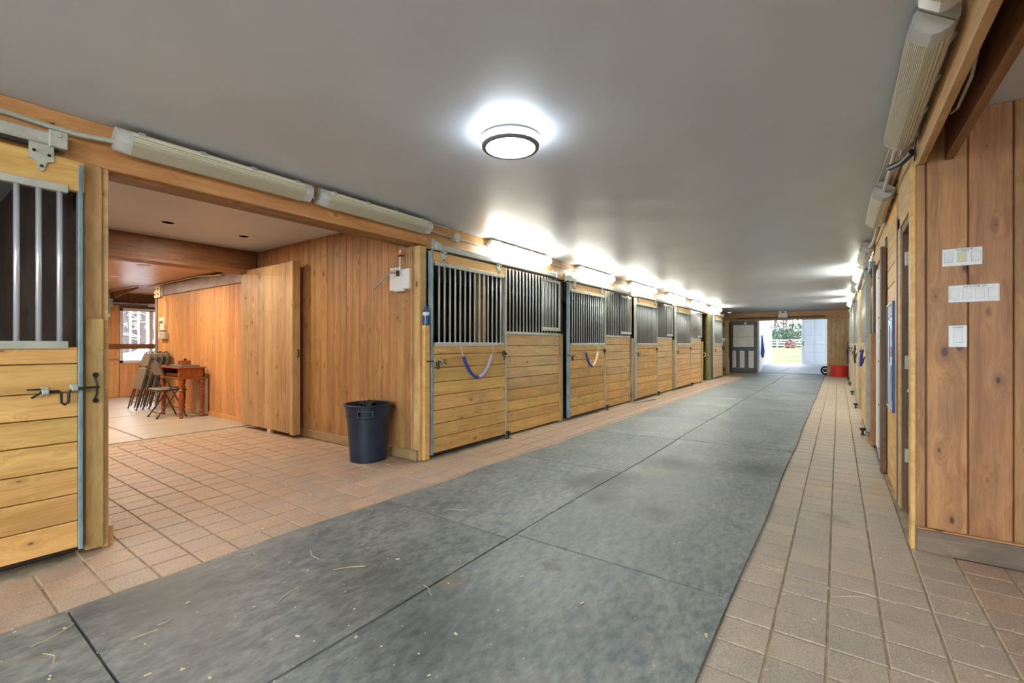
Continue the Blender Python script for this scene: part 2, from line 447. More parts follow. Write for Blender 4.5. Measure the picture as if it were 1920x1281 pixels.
# ------------------------------------------------------------------ floor
slab = MB().box(-13.2, 3.4, -6, YE + .1, -.12, -.006).build('floor', 'grout'); struct(slab)
P = .1815
tiles = []
for ix in range(5):                                  # strip on the right of the mats
    x0 = -.398 if ix == 0 else -.216 + P * (ix - 1); x1 = -.216 + P * ix
    for iy in range(-6, 102):
        y0 = 1.913 - P * 2 + P * iy - .0
        if ix == 4 and y0 > 3.4: continue
        if y0 > YE - .1: continue
        tiles.append((x0, min(x1, XR if y0 > 3.4 else x1), y0, y0 + P, 'tile_pale'))
for ix in range(5, 13):                              # alcove floor
    x0 = -.216 + P * (ix - 1)
    for iy in range(-4, 10):
        y0 = 1.913 - P * 2 + P * iy
        if y0 + P < 3.45: tiles.append((x0, x0 + P, y0, y0 + P, 'tile'))
Q = .1835
for ix in range(0, 22):                              # strip left of the mats, and the annex
    x1 = -2.60 if ix == 0 else -2.71 - P * (ix - 1); x0 = -2.71 - P * ix
    for iy in range(-10, 104):
        y0 = .45 + Q * iy
        if ix >= 4 and (y0 < .55 or y0 + Q > YA): continue
        if x0 < -6.75: continue
        tiles.append((x0, x1, y0, y0 + Q, 'tile'))
def seen(t):
    cx, cy = (t[0] + t[1]) / 2, (t[2] + t[3]) / 2
    d = -SN * cx + CS * cy; r = CS * cx + SN * cy
    if d < .9: return 1e9
    u = CX + F_PX * r / d; v = HOR + F_PX * CAM_H / d
    if u < -60 or u > 1980 or v > 1340: return 1e9
    if cx < -3.45 and u < 195: return 1e9
    return d
tiles.sort(key=seen)
g = .0045
for t in tiles[:298]:
    h = random.uniform(-.0012, .0012)
    o = piece('tile', t[0] + g, t[1] - g, t[2] + g, t[3] - g, -.02, 0, t[4], slab, .003); o.location.z += h
for matn in ('tile', 'tile_pale'):
    st = MB()
    for t in tiles[298:]:
        if t[4] != matn: continue
        a, b, c, d = t[0] + g, t[1] - g, t[2] + g, t[3] - g; e = .003; z = random.uniform(-.001, .001)
        lo = [st.bm.verts.new(p) for p in ((a, c, -.012), (b, c, -.012), (b, d, -.012), (a, d, -.012))]
        hi = [st.bm.verts.new(p) for p in ((a + e, c + e, z), (b - e, c + e, z), (b - e, d - e, z), (a + e, d - e, z))]
        st.bm.faces.new(hi)
        for k in range(4): st.bm.faces.new((lo[k], lo[(k + 1) % 4], hi[(k + 1) % 4], hi[k]))
    o = st.build('tile', matn, slab); tag(o, kind='stuff')

# rubber mats down the aisle
def mat_edge(y, side):
    if side == 0: return -2.685 + .045 * min(1, max(0, (y - 1.5) / 3)) + .012 * math.sin(y * 3.1) + .008 * math.sin(y * 7 + 1)
    if side == 1: return -1.56 + .008 * math.sin(y * 1.7)
    return -.385 + .006 * math.sin(y * 2.3)
ys = [-2.93, -1.22, .47, 2.15, 3.83, 5.52, 7.2, 8.9, 10.6, 12.3, 14.0, 15.7, 17.4, 19.1, YE]
PLACE = ['under the near left corner of the view, beside the first stall door', 'in front of the annex opening', 'in front of the black dustbin and annex corner', 'opposite the first slatted stall door', 'opposite the second stall']
ym = [y + .07 for y in ys]
for c, (ya, nm) in enumerate(((ys, 'left'), (ym, 'right'))):
    for i in range(len(ya) - 1):
        y0, y1 = ya[i] + .003, ya[i + 1] - .003
        if i == len(ya) - 2: y1 = YE - .02
        y1 = min(y1, YE - .02)
        nseg = 10; bm = MB()
        lf = [(mat_edge(y0 + (y1 - y0) * k / nseg, c) + .003, y0 + (y1 - y0) * k / nseg) for k in range(nseg + 1)]
        rt = [(mat_edge(y0 + (y1 - y0) * k / nseg, c + 1) - .003, y0 + (y1 - y0) * k / nseg) for k in range(nseg + 1)]
        hz = .012 + random.uniform(-.0015, .0015)
        lo, hi = {}, {}
        for k in range(nseg + 1):
            for s_, p in ((0, lf[k]), (1, rt[k])):
                sx = .0025 * (1 if s_ == 0 else -1); sy = .0025 * (1 if k == 0 else (-1 if k == nseg else 0))
                lo[k, s_] = bm.bm.verts.new((p[0], p[1], -.004)); hi[k, s_] = bm.bm.verts.new((p[0] + sx, p[1] + sy, hz))
        for k in range(nseg):
            bm.bm.faces.new((hi[k, 0], hi[k, 1], hi[k + 1, 1], hi[k + 1, 0]))
            bm.bm.faces.new((lo[k, 0], hi[k, 0], hi[k + 1, 0], lo[k + 1, 0])); bm.bm.faces.new((lo[k, 1], lo[k + 1, 1], hi[k + 1, 1], hi[k, 1]))
        bm.bm.faces.new((lo[0, 0], lo[0, 1], hi[0, 1], hi[0, 0])); bm.bm.faces.new((lo[nseg, 0], hi[nseg, 0], hi[nseg, 1], lo[nseg, 1]))
        o = bm.build('rubber_mat', 'rubber')
        if i < 2: lab = 'dark grey rubber aisle mat, %s column, %s' % (nm, ['behind the camera', 'lying nearest the camera at the bottom edge'][i])
        else: lab = 'grey rubber aisle mat in the %s column, %s one along from the nearest joint' % (nm, ORD[i - 2])
        tag(o, lab, 'floor mat', 'rubber mats down the aisle')

# pads in the lounge
for i, (xa, xb) in enumerate(((-6.78, -7.95), (-7.97, -9.15), (-9.17, -10.4), (-10.42, -12.6))):
    for j, (ya, yb) in enumerate(((.0, 1.85), (1.87, 3.09))):
        o = MB().box(xa, xb, ya, yb, -.02, .004 + .001 * ((i + j) % 2), .003).build('floor_slab', plain('pale_floor_pad%d%d' % (i, j), (.46 - .02 * ((i + j) % 2), .41, .34), .4, 0, 3, .12, .1), slab)

# ------------------------------------------------------------------ shell
def wbox(name, mat, *a, bev=0): return struct(MB().box(*a, bev=bev).build(name, mat))
cm = MB().box(-3.46, .36, -6, YE + .1, HC, HC + .1)
cm.box(-2.42 + -1.05, 3.4, -6, -5.9, HC + .1, HC + .12)
struct(cm.build('ceiling', 'ceiling'))
wbox('ceiling', 'ceiling', -6.72, -3.46, -6, YE + .1, 2.43, 2.55)
wbox('ceiling', 'ceiling', .51, 3.4, -6, 3.5, 2.40, 2.5)
wbox('ceiling', 'dark', .33, .53, -6, 3.5, 2.62, 2.68)  # black cover; the joist gap's shade is put into its colour
wn = MB().box(-7, -3.3, -6.1, -6, -.1, 2.7).box(-3.3, 3.4, -6.1, -6, 2.32, 2.7).box(.5, .9, -6.1, -6, -.1, 2.4)     # unseen end left open so daylight floods the near half
struct(wn.build('wall_near', 'ceiling'))
wbox('bounce_ground', 'asphalt', -12, 8, -30, -6, -.2, -.02)  # unseen ground added to bounce daylight into the aisle
wbox('wall_alcove', 'cedar', 3.4, 3.5, -6, 3.6, -.1, 2.7)
wbox('wall_stalls_back', 'shade_wood', -6.80, -6.72, YA + .1, YE + .1, -.1, 2.6)
wbox('wall_stalls_near_back', 'shade_wood', -6.80, -6.72, -6, .72, -.1, 2.6)
wbox('wall_right_outer', 'dark', .62, .72, 3.6, YE + .1, -.1, 2.7)
# lounge shell
wbox('wall_lounge_left', 'lounge', -12.8, -6.72, -.15, -.05, -.1, 2.6)
wbox('wall_lounge_beyond', 'lounge', -12.8, -10.9, 5.2, 5.3, -.1, 2.6)
wbox('wall_lounge_side', 'lounge', -10.62, -10.52, YA + .06, 5.2, -.1, 2.6)

# ------------------------------------------------------------------ left header boards, over stalls
wl = MB().box(-3.52, -3.40, -6, 3.24, 2.14, HC + .1).build('wall_left', 'header'); struct(wl)
piece('board', -3.40, -3.372, -2.6, 3.235, 2.142, 2.389, 'header', wl, .003)
piece('board', -3.52, -3.41, .62, 3.1, 2.118, 2.142, 'brown_y', wl, .003)
wl2 = MB().box(-3.50, -3.43, 3.24, 17.3, 2.10, HC + .1).build('wall_left', 'header'); struct(wl2)
for y0, y1 in ((3.24, 5.95), (5.955, 8.8), (8.805, 11.6), (11.605, 14.45), (14.455, 17.3)):
    piece('board', -3.43, -3.375, y0, y1, 2.115, 2.389, 'header', wl2, .003)

# annex side wall (vertical knotty pine)
wa = MB().box(-6.72, -3.44, YA + .02, YA + .12, 0, 2.5).build('wall_annex', 'brown_z'); struct(wa)
x = -3.445; k = 0
while x > -6.72:
    w = random.choice((.118, .124, .13, .112)); x2 = max(x - w, -6.72)
    o = piece('board', x2 + .0025, x - .0025, YA - .002, YA + .02, .09, 2.43, 'knotty', wa, .004); o.location.y += random.uniform(-.002, .002)
    x = x2
struct(MB().box(-6.72, -3.445, YA - .022, YA, 0, .10, .004).build('baseboard_annex', 'base_x'))
# annex left wall (side of the near stall)
wbox('wall_annex_left', 'brown_z', -6.72, -3.525, .66, .73, 0, 2.5)
# corner post assembly
o = thing('corner_post', (-3.40, 3.15, 0), 'pine corner post between the annex and the first slatted stall door', 'post')
piece('post_face', -3.445, -3.43, YA - .025, YA + .06, .0, 2.14, 'post', o, .003)
piece('post_core', -3.43, -3.34, YA + .0, YA + .09, .0, 2.12, 'post', o, .004)
piece('ledge_board', -3.34, -3.30, YA + .03, YA + .10, .0, 1.335, 'pine', o, .004)
piece('base_block', -3.45, -3.355, YA - .035, YA - .0, 0, .10, 'base_x', o, .003)

# annex far beam and lounge
bm_ = MB().box(-6.74, -6.60, .3, YA - .02, 2.17, 2.43, .004)
bo = bm_.build('ceiling_beam', 'brown_y'); tag(bo, 'dark orange-brown beam crossing between annex and lounge', 'beam')
b2 = MB().box(-6.80, -6.55, .3, YA - .02, 2.12, 2.17, .004).build('lower_board', 'brown_y', bo)
wbox('wall_beam_infill', 'dark', -6.82, -6.74, -.1, YA, 2.25, 2.6)

# lounge ceiling of planks running with the aisle
cl = MB().box(-12.8, -6.8, -.1, 5.2, 2.28, 2.36).build('ceiling_lounge', 'brown_y'); struct(cl)
x = -6.83
while x > -12.7:
    o = piece('plank', x - .143, x, .2, 3.1 if x > -10.5 else 5.15, 2.262, 2.28, 'plankceil', cl, .004); x -= .149
# lounge side wall
wlg = MB().box(-10.55, -6.72, YA + .02, YA + .1, 0, 2.36).build('wall_lounge', 'brown_z'); struct(wlg)
x = -6.75
while x > -10.5:
    w = random.choice((.125, .135, .142, .15)); x2 = max(x - w, -10.52)
    o = piece('board', x2 + .002, x - .002, YA - .002, YA + .02, .06, 2.06, 'lounge', wlg, .003); o.location.y += random.uniform(-.0015, .0015)
    x = x2
struct(MB().box(-10.52, -6.75, YA - .02, YA, 0, .07, .003).build('baseboard_lounge', 'lounge'))
struct(MB().box(-10.60, -10.52, YA - .02, YA + .10, 0, 2.06, .004).build('trim_1', 'greybeam'))
gb = MB().box(-10.45, -6.80, YA - .035, YA, 2.045, 2.235, .004).build('wall_beam', 'greybeam'); tag(gb, 'long grey painted board along the top of the lounge wall', 'beam')
MB().box(-10.56, -10.25, YA - .045, YA - .03, 2.02, 2.24, .004).build('end_block', 'paper', gb)
for dx in (-10.5, -10.33):
    MB().cyl((dx, YA - .06, 2.08), (dx, YA - .04, 2.08), .012, 8).cyl((dx, YA - .06, 2.18), (dx, YA - .04, 2.18), .012, 8).build('bolt', 'iron', gb)
cp = [on_y(278, 539, 3.03), on_y(292, 532, 3.03), on_y(312, 529, 3.03), on_y(335, 524, 3.03), on_y(355, 519, 3.03), on_y(372, 516.5, 3.03), on_y(395, 517, 3.03), on_y(415, 516, 3.03)]
for p in cp: p.z = min(p.z, 2.245)
cd = MB().tube(cp, .012, 8); q = on_y(304, 531, 3.045)
cd.tube([q, on_y(304.5, 555, 3.045), on_y(307, 560, 3.06), on_y(312, 568, 3.075), on_y(313, 580, 3.075), on_y(313, 612, 3.075)], .008, 8)
tag(cd.build('conduit', 'cable'), 'pale conduit along the grey board, dropping to the wall boxes', 'conduit')
# wall far with window
ww = MB(); WX = -12.7
w0, w1, wz0, wz1 = on_x(227, 640, WX).y, 4.35, .76, 1.90
ww.box(WX - .1, WX, -.1, w0, 0, 2.3).box(WX - .1, WX, w1, 5.2, 0, 2.3).box(WX - .1, WX, w0, w1, 0, wz0).box(WX - .1, WX, w0, w1, wz1, 2.3)
wwo = struct(ww.build('wall_window', 'brown_z'))
yy = 1.6
while yy < w0 - .05:
    y2 = min(yy + .3, w0 - .035); piece('board', WX, WX + .02, yy, y2 - .003, 0, 2.0, 'lounge', wwo, .003); yy = yy + .3
yy = w0 - .03
while yy < 4.4:
    piece('board', WX, WX + .02, yy, yy + .297, 0, wz0 - .04, 'lounge', wwo, .003); yy += .3
piece('rail', WX + .02, WX + .045, 1.6, 4.6, 1.04, 1.15, 'brown_y', wwo, .003)
win = MB()
for a in ((w0 - .03, w0 + .03, wz0 - .03, wz1 + .03), (w1 - .05, w1 + .02, wz0 - .03, wz1 + .03), (w0 - .03, w1, wz1 - .03, wz1 + .035), (w0 - .03, w1, wz0 - .035, wz0 + .03), (3.58, 3.65, wz0, wz1)):
    win.box(WX - .06, WX + .03, a[0], a[1], a[2], a[3], .004)
wo = struct(win.build('window_1', 'trim_white'))
MB().box(WX - .03, WX - .024, w0, w1, wz0, wz1).build('pane', 'pane', wo)
MB().box(WX - .02, WX - .0, 3.3, 3.6, wz0 + .02, wz1 - .02, .004).cyl((WX + .03, 3.54, 1.55), (WX + .05, 3.54, 1.55), .03, 8)
o = MB().box(WX + .05, WX + .12, 2.9, 4.9, 1.985, 2.06, .004).build('curtain_rail', 'greypaint'); tag(o, 'dark rail above the lounge window', 'rail')
MB().box(WX + .12, WX + .14, 2.9, 4.9, 2.02, 2.035).build('rail_lip', 'galv', o)
o = MB().box(WX + .13, WX + .2, 3.55, 4.7, 1.99, 2.05, .015).build('fluorescent_light', 'white'); tag(o, 'slim white fluorescent light above the lounge window', 'light')
MB().cyl((WX + .16, 3.52, 2.02), (WX + .16, 3.56, 2.02), .03, 8).build('end_cap', 'galv', o)
# toothed board and bracket hanging in the lounge
A, B = Vector((-12.35, 2.84, 2.07)), Vector((-10.95, 2.92, 2.215))
sw = MB(); n = 24; poly = []
for k in range(n + 1):
    f = k / n; poly.append((f, .0)); 
    if k < n: poly.append((f + .5 / n, .028))
top = [(1, .03), (.5, .10), (0, .16)]
pts = poly + top
def sp(p, dy): q = A.lerp(B, p[0]); return Vector((q.x, q.y + dy, q.z + p[1]))
sw.prism(pts, lambda p: sp(p, -.006), lambda p: sp(p, .006))
tag(sw.build('hanging_saw', 'brown_z'), 'rusty brown tapered blade with toothed lower edge under the lounge ceiling', 'saw')
bk = MB().box(-12.32, -12.2, 2.70, 2.84, 1.93, 2.09, .006).box(-12.29, -12.22, 2.72, 2.80, 1.68, 1.94, .008).cyl((-12.25, 2.755, 2.08), (-12.25, 2.755, 2.262), .03, 8).cyl((-12.25, 2.80, 2.08), (-12.25, 2.80, 2.262), .02, 8)
bko = bk.build('ceiling_bracket', 'galv_blue'); tag(bko, 'grey metal bracket hanging at the left edge of the lounge window wall', 'bracket')
MB().cyl((-12.2, 2.76, 1.74), (-12.18, 2.76, 1.74), .03, 10).build('bolt', 'white', bko)

# annex ceiling rings and lounge downlights
def downlight(x, y, z, lab, lit, grp):
    t = thing('downlight', (x, y, z), lab, 'light', grp)
    MB().lathe([(.055, -.004), (.075, -.008), (.082, 0), (.055, 0), (.055, -.004)], (x, y, z), 20).build('trim_ring', 'palepaint' if not lit else 'white', t)
    MB().lathe([(0.0, -.003), (.055, -.003), (.055, 0)], (x, y, z), 20).build('lamp_disc', 'warm_lamp' if lit else 'palepaint', t)
    return t
for i, (u, v) in enumerate(((315, 417), (457, 443))):
    p = on_z(u, v, 2.43); downlight(p.x, p.y, 2.43, ['unlit recessed light in the annex ceiling nearer the near stall', 'unlit recessed light in the annex ceiling nearer the plank wall'][i], False, 'annex ceiling lights')
p = on_z(216, 518, 2.262)
downlight(p.x, p.y, 2.262, 'lit recessed light in the plank ceiling seen past the beam', True, 'lounge ceiling lights')
for i, (x, y) in enumerate(((-8.0, 2.2), (-7.6, 1.0), (-9.6, 1.2), (-10.4, 2.3))):
    downlight(x, y, 2.262, ['lit recessed light above the front of the reddish table', 'lit recessed light nearest the annex beam, out of view', 'lit recessed light over the middle of the lounge, out of view', 'lit recessed light above the leaning chair stack'][i], True, 'lounge ceiling lights')
def area(name, loc, size, power, col, rot=(0, 0, 0), sy=None):
    l = bpy.data.lights.new(name, 'AREA'); l.energy = power; l.color = col; l.size = size
    if sy: l.shape = 'RECTANGLE'; l.size_y = sy
    else: l.shape = 'DISK'
    o = bpy.data.objects.new(name, l); o.location = loc; o.rotation_euler = rot; COL.objects.link(o); return o
LW = (1.0, .80, .58)
for (x, y) in ((-8.0, 2.2), (-7.6, 1.0), (-9.6, 1.2), (-10.4, 2.3)):
    area('downlight_glow', (x, y, 2.25), .11, 5.0, LW)
for (x, y) in ((-4.6, 1.6), (-5.8, 2.1)):
    area('annex_glow', (x, y, 2.41), .11, 3.4, (1.0, .84, .66))

# ------------------------------------------------------------------ fluorescent fixtures
def fixture(y0, length, side, lit, label, group, xc=None, zc=2.30, tilt=38):
    xc = (-3.295 if side < 0 else .275) if xc is None else xc
    t = thing('fluorescent_light', (xc, y0 + length / 2, zc), label, 'light', group)
    ang = R(tilt) * (1 if side > 0 else -1)
    h = length / 2
    def mk(prof, a, b, name, mat, par):
        mb = MB(); mb.prism(prof, lambda p: Vector((p[0], a, p[1])), lambda p: Vector((p[0], b, p[1])))
        o = mb.build(name, mat, None, (0, 0, 0)); o.parent = par; return o
    mk([(-.062, .0), (-.066, .018), (-.05, .045), (.05, .045), (.066, .018), (.062, 0)], -h, h, 'housing', 'galv', t)
    lens = [(-.068, .006), (-.066, -.022), (-.052, -.05), (-.034, -.064), (.034, -.064), (.052, -.05), (.066, -.022), (.068, .006)]
    if lit:
        mk(lens, -h + .045, h - .045, 'lens', 'lens_on', t)
    else:
        mk(lens, -h + .07, h - .07, 'lens', 'lens_off', t)
        for sx in (-.028, .028):
            o = MB().cyl((sx, -h + .07, -.02), (sx, h - .07, -.02), .013, 8).build('tube', 'white', None, (0, 0, 0)); o.parent = t
    e = .045 if lit else .07
    for a, b in ((-h, -h + e), (h - e, h)):
        s_ = -1 if a < 0 else 1
        mb = MB(); out = [Vector((p[0] * .93, (a if s_ < 0 else b), p[1] * .86)) for p in lens]; inn = [Vector((p[0], (b if s_ < 0 else a), p[1])) for p in lens]
        va = [mb.bm.verts.new(p) for p in out]; vb = [mb.bm.verts.new(p) for p in inn]
        mb.bm.faces.new(va); mb.bm.faces.new(vb[::-1])
        for k in range(len(lens)): mb.bm.faces.new((va[k], vb[k], vb[(k + 1) % len(lens)], va[(k + 1) % len(lens)]))
        o = mb.build('end_cap', 'lens_on' if lit else 'lens_clear', None, (0, 0, 0)); o.parent = t
        if not lit:
            mb = MB().box(-.04, .04, a + .02, b - .005, -.035, .0, .004); o = mb.build('socket', 'white', None, (0, 0, 0)); o.parent = t
    for k in range(4):
        yy = -h + length * (.1 + .266 * k)
        for sx in (-1, 1):
            o = MB().box(sx * .066, sx * .074, yy - .018, yy + .018, -.008, .022, .002).build('clip', 'galv', None, (0, 0, 0)); o.parent = t
    t.rotation_euler = (0, ang, 0)
    return t
fixture(.77, 1.16, -1, False, 'unlit cream strip light above the annex opening, nearest the near stall', 'strip lights on the left wall')
fixture(2.0, 1.18, -1, False, 'unlit cream strip light above the annex opening, ending at the corner post', 'strip lights on the left wall')
nl = ['nearest the camera, above the first slatted stall door', 'above the second stall door', 'above the third stall door', 'above the joint before the fourth stall', 'above the fourth stall panel', 'farthest along, above the fifth stall door']
for i, (y0, ln) in enumerate(((4.15, 1.3), (6.35, 1.3), (8.55, 1.4), (10.9, 1.35), (13.1, 1.35), (15.3, 1.5))):
    fixture(y0, ln, -1, True, 'lit strip light on the left, ' + nl[i], 'strip lights on the left wall')
fixture(.82, 1.20, 1, False, 'unlit ribbed strip light cut off by the top edge at right', 'strip lights on the right wall', zc=2.295)
fixture(2.15, 1.19, 1, False, 'large unlit ribbed cream strip light beside the alcove beams', 'strip lights on the right wall', zc=2.295)
fixture(4.36, 1.1, 1, False, 'unlit strip light above the white door', 'strip lights on the right wall', zc=2.295)
fixture(6.85, 1.1, 1, False, 'unlit strip light with grey end above the blue metal strip', 'strip lights on the right wall', zc=2.295)
for i, y0 in enumerate((8.9, 13.0, 15.3)):
    fixture(y0, 1.2, 1, True, 'lit strip light on the right, ' + ['nearest of the lit ones', 'middle of the lit ones', 'farthest by the red tub'][i], 'strip lights on the right wall', zc=2.295)
fixture(11.2, 1.1, 1, False, 'unlit strip light on the right between lit ones', 'strip lights on the right wall', zc=2.295)
# unseen strip lights added behind the camera to brighten the near half
for i, y0 in enumerate((-1.5, -3.2, -4.8)):
    if i: fixture(y0, 1.25, -1, True, '%s added fill strip light on the left wall behind the camera' % ORD[i], 'added strip lights behind the camera')
    fixture(y0, 1.25, 1, True, '%s added fill strip light on the right wall behind the camera' % ORD[i], 'added strip lights behind the camera', xc=.27)

# round flush lamps
def flush(x, y, label, grp=None):
    t = thing('ceiling_lamp', (x, y, HC), label, 'lamp', grp)
    c = (x, y, HC)
    MB().lathe([(.0, 0), (.135, 0), (.150, -.012), (.150, -.028), (0, -.028)], c, 40).build('base_plate', 'flush', t)
    MB().lathe([(.13, -.028), (.174, -.030), (.181, -.040), (.180, -.050), (.13, -.050)], c, 40).build('upper_ring', 'lamp_ring', t)
    MB().lathe([(.13, -.050), (.180, -.050), (.185, -.058), (.181, -.072), (.168, -.080), (.13, -.080)], c, 40).build('glow_ring', 'flush', t)
    MB().lathe([(.140, -.080), (.170, -.080), (.171, -.086), (.162, -.097), (.146, -.097), (.140, -.086)], c, 40).build('trim_ring', 'lamp_ring', t)
    MB().lathe([(0, -.094), (.10, -.093), (.139, -.088), (.141, -.080), (0, -.080)], c, 40).build('diffuser', 'flush', t)
flush(-1.56, 2.16, 'round lit flush lamp on the grey ceiling over the aisle')
flush(-1.56, -3.3, 'added round fill lamp on the ceiling behind the camera', 'added flush lamps out of view')  # this and the next two: unseen lamps added to brighten the near half
flush(-1.56, -1.4, 'added round fill lamp just behind the camera', 'added flush lamps out of view')
flush(1.7, .6, 'added round fill lamp on the alcove ceiling beside the camera', 'added flush lamps out of view')

# ------------------------------------------------------------------ stalls
def slide_bolt(par, x, dx, yc, z, flip=1, big=1.0):
    """bolt with a U-shaped drop handle; dx is the outward direction"""
    s = big * flip
    xo = x + dx * .02
    pts = [(xo, yc - .09 * s, z), (xo, yc - .02 * s, z), (xo, yc - .012 * s, z - .012), (xo + dx * .01, yc - .012 * s, z - .06), (xo + dx * .01, yc + .0 * s, z - .072), (xo + dx * .01, yc + .014 * s, z - .06), (xo, yc + .018 * s, z - .01), (xo, yc + .03 * s, z + .008), (xo, yc + .14 * s, z + .010)]
    o = MB().tube(pts, .0065, 8).build('slide_bolt', 'iron', par)
    for yy, zz in ((yc - .07 * s, z), (yc + .04 * s, z + .009)):
        MB().box(x, x + dx * .03, yy - .013, yy + .013, zz - .011, zz + .011, .003).box(x, x + dx * .005, yy - .016, yy + .016, zz - .022, zz + .022, .002).build('bolt_plate', 'galv', o)
    MB().tube([(xo, yc - .085 * s, z + .014), (xo, yc - .135 * s, z + .015)], .004, 6).tube([(xo, yc - .085 * s, z - .004), (xo + dx * .012, yc - .12 * s, z - .026)], .0055, 6).build('bolt_lever', 'iron', o)
    return o
def hook_ring(par, x, dx, y, z):
    pts = [(x + dx * .015, y + .03 * math.cos(a), z + .035 * math.sin(a)) for a in (R(20 + 30 * k) for k in range(11))]
    pts.append((x + dx * .02, y - .01, z - .075))
    o = MB().tube(pts, .006, 6).box(x, x + dx * .02, y + .02, y + .06, z - .015, z + .015, .004).cyl((x, y, z + .01), (x + dx * .03, y, z + .01), .013, 8)
    return o.build('hook', 'iron', par)
def hanger(par, x, dx, y, z0, z1):
    w = .045; h = z1 - z0
    poly = [(-w, h), (-w, h * .42), (-w * .45, h * .36), (-w * .25, .01), (0, 0), (w * .25, .01), (w * .45, h * .36), (w, h * .42), (w, h)]
    o = MB().prism(poly, lambda p: Vector((x, y + p[0], z0 + p[1])), lambda p: Vector((x + dx * .008, y + p[0], z0 + p[1]))).build('hanger_plate', 'galv', par)
    for py, pz in ((-.6 * w, h * .7), (.6 * w, h * .62), (0, h * .18)):
        MB().cyl((x, y + py, z0 + pz), (x + dx * .016, y + py, z0 + pz), .007, 8).build('screw', 'iron', o)
def stall_door(side, y0, y1, label, grp, zt=2.085, z0=.045, bars=None, steel='galv', barmat='bar', r=.0105, latch='near', boardmat='pine', latchz=.97):
    dx = -side; X = (XL if side < 0 else XR + .03)
    xb = X + dx * .055; xf = X + dx * .095
    t = thing('stall_door', (X, (y0 + y1) / 2, 0), label, 'stall door', grp)
    zb = 1.135; n = 8; zz = z0
    hs = [random.uniform(.93, 1.07) for _ in range(n)]; hs[-1] *= .62; tot = sum(hs)
    for k in range(n):
        h = (zb - z0) * hs[k] / tot
        o = piece('board', xb, xf - dx * random.uniform(0, .003), y0 + .028, y1 - .03, zz + .0025, zz + h - .0025, boardmat, t, .004); zz += h
    piece('top_rail', xb, xf, y0 + .028, y1 - .005, 1.965, zt, boardmat, t, .004)
    for a, b in ((y0, y0 + .028), (y1 - .03, y1 - .012)):
        if side < 0 and (a == y0) != (latch == 'near'): steel_ = 'galv' if latch == 'near' else steel
        else: steel_ = steel
        MB().box(xb - dx * .005, xf + dx * .006, a, b, z0 - .01, zt + (.0 if a == y0 else -.02), .002).build('edge_channel', steel_, t)
    for za, zc_ in ((1.125, 1.165), (1.945, 1.985)):
        MB().box(xf - dx * .03, xf + dx * .012, y0 + .06, y1 - .07, za, zc_, .003).build('grid_rail', 'galv', t)
    if bars is None:
        nb = int(round((y1 - y0 - .16) / .079)); bars = [y0 + .08 + (y1 - y0 - .16) * (k + .5) / nb for k in range(nb)]
    for yb in bars: rod('bar', (xf - dx * .008, yb, 1.16), (xf - dx * .008, yb, 1.95), r, barmat, t)
    for yy in (y0 + .17, y1 - .17): hanger(t, xf + dx * .004, dx, yy, zt - .10, 2.125 + (zt - 2.085))
    if latch == 'near':
        slide_bolt(t, xf, dx, y0 + .07, latchz, -1, 1.0); hook_ring(t, xf, dx, y1 - .08, 1.03)
    elif latch == 'far':
        slide_bolt(t, xf, dx, y1 - .088, latchz, 1, 1.0)
    MB().box(xb, xf, y0 + .03, y1 - .04, z0 - .012, z0 + .0, 0).build('bottom_channel', 'iron', t)
    return t
def stall_panel(side, y0, y1, label, grp, z0=.02, feed=True, zt=2.115):
    dx = -side; X = (XL if side < 0 else XR + .03)
    xb = X + dx * .0; xf = X + dx * .045
    t = thing('barred_panel', (X, (y0 + y1) / 2, 0), label, 'stall panel', grp)
    n = 9; hs = [random.uniform(.92, 1.08) for _ in range(n)]; tot = sum(hs); zz = z0
    for k in range(n):
        h = (1.27 - z0) * hs[k] / tot
        piece('board', xb, xf - dx * random.uniform(0, .003), y0 + .022, y1 - .002, zz + .0025, zz + h - .0025, 'pine_dusty' if side < 0 and k > 3 else 'pine', t, .004); zz += h
    MB().box(xb - dx * .004, xf + dx * .006, y0, y1, 1.27, 1.305, .003).build('cap_channel', 'galv', t)
    MB().box(xb, xf + dx * .012, y0, y0 + .022, .02, zt, .002).build('edge_channel', 'galv', t)
    ye = y1
    nb = int(round((ye - y0 - .06) / .079)); fy0 = y1 - .50
    for k in range(nb):
        yb = y0 + .04 + (ye - y0 - .06) * (k + .5) / nb
        rod('bar', (xf - dx * .02, yb, 1.30), (xf - dx * .02, yb, zt), .0105, 'bar', t)
    if feed:
        fd = MB()
        fd.box(xf + dx * .002, xf + dx * .03, fy0, y1 - .01, 1.335, 1.385, .003).box(xf + dx * .002, xf + dx * .03, fy0, y1 - .01, 2.03, 2.065, .003).box(xf + dx * .002, xf + dx * .03, y1 - .035, y1 - .01, 1.37, 2.04, .003)
        fo = fd.build('feed_hatch', 'galv', t)
        for k in range(5):
            yb = fy0 + .03 + (.42) * k / 5
            rod('bar', (xf + dx * .016, yb, 1.385), (xf + dx * .016, yb, 2.03), .0105, 'bar', fo)
    return t
def post(side, y0, y1, z1, label, mat='post', out=.06, name='wooden_post', z0=0, inn=.08):
    dx = -side; X = (XL if side < 0 else XR + .03)
    o = MB().box(X - dx * inn, X + dx * out, y0, y1, z0, z1, .006).build(name, mat); return tag(o, label, 'post')
def guide(side, y, label, grp):
    dx = -side; x = (XL if side < 0 else XR + .03) + dx * .13
    o = MB().cyl((x, y, .0), (x, y, .055), .012, 8).lathe([(0, .05), (.03, .055), (.034, .07), (.028, .085), (0, .09)], (x, y, 0), 12).box(x - .02, x + .02, y - .06, y + .04, 0, .008, .002)
    tag(o.build('floor_guide', 'iron'), label, 'door guide', grp)

grpd, grpp = 'slatted stall doors', 'fixed stall panels beside the doors'
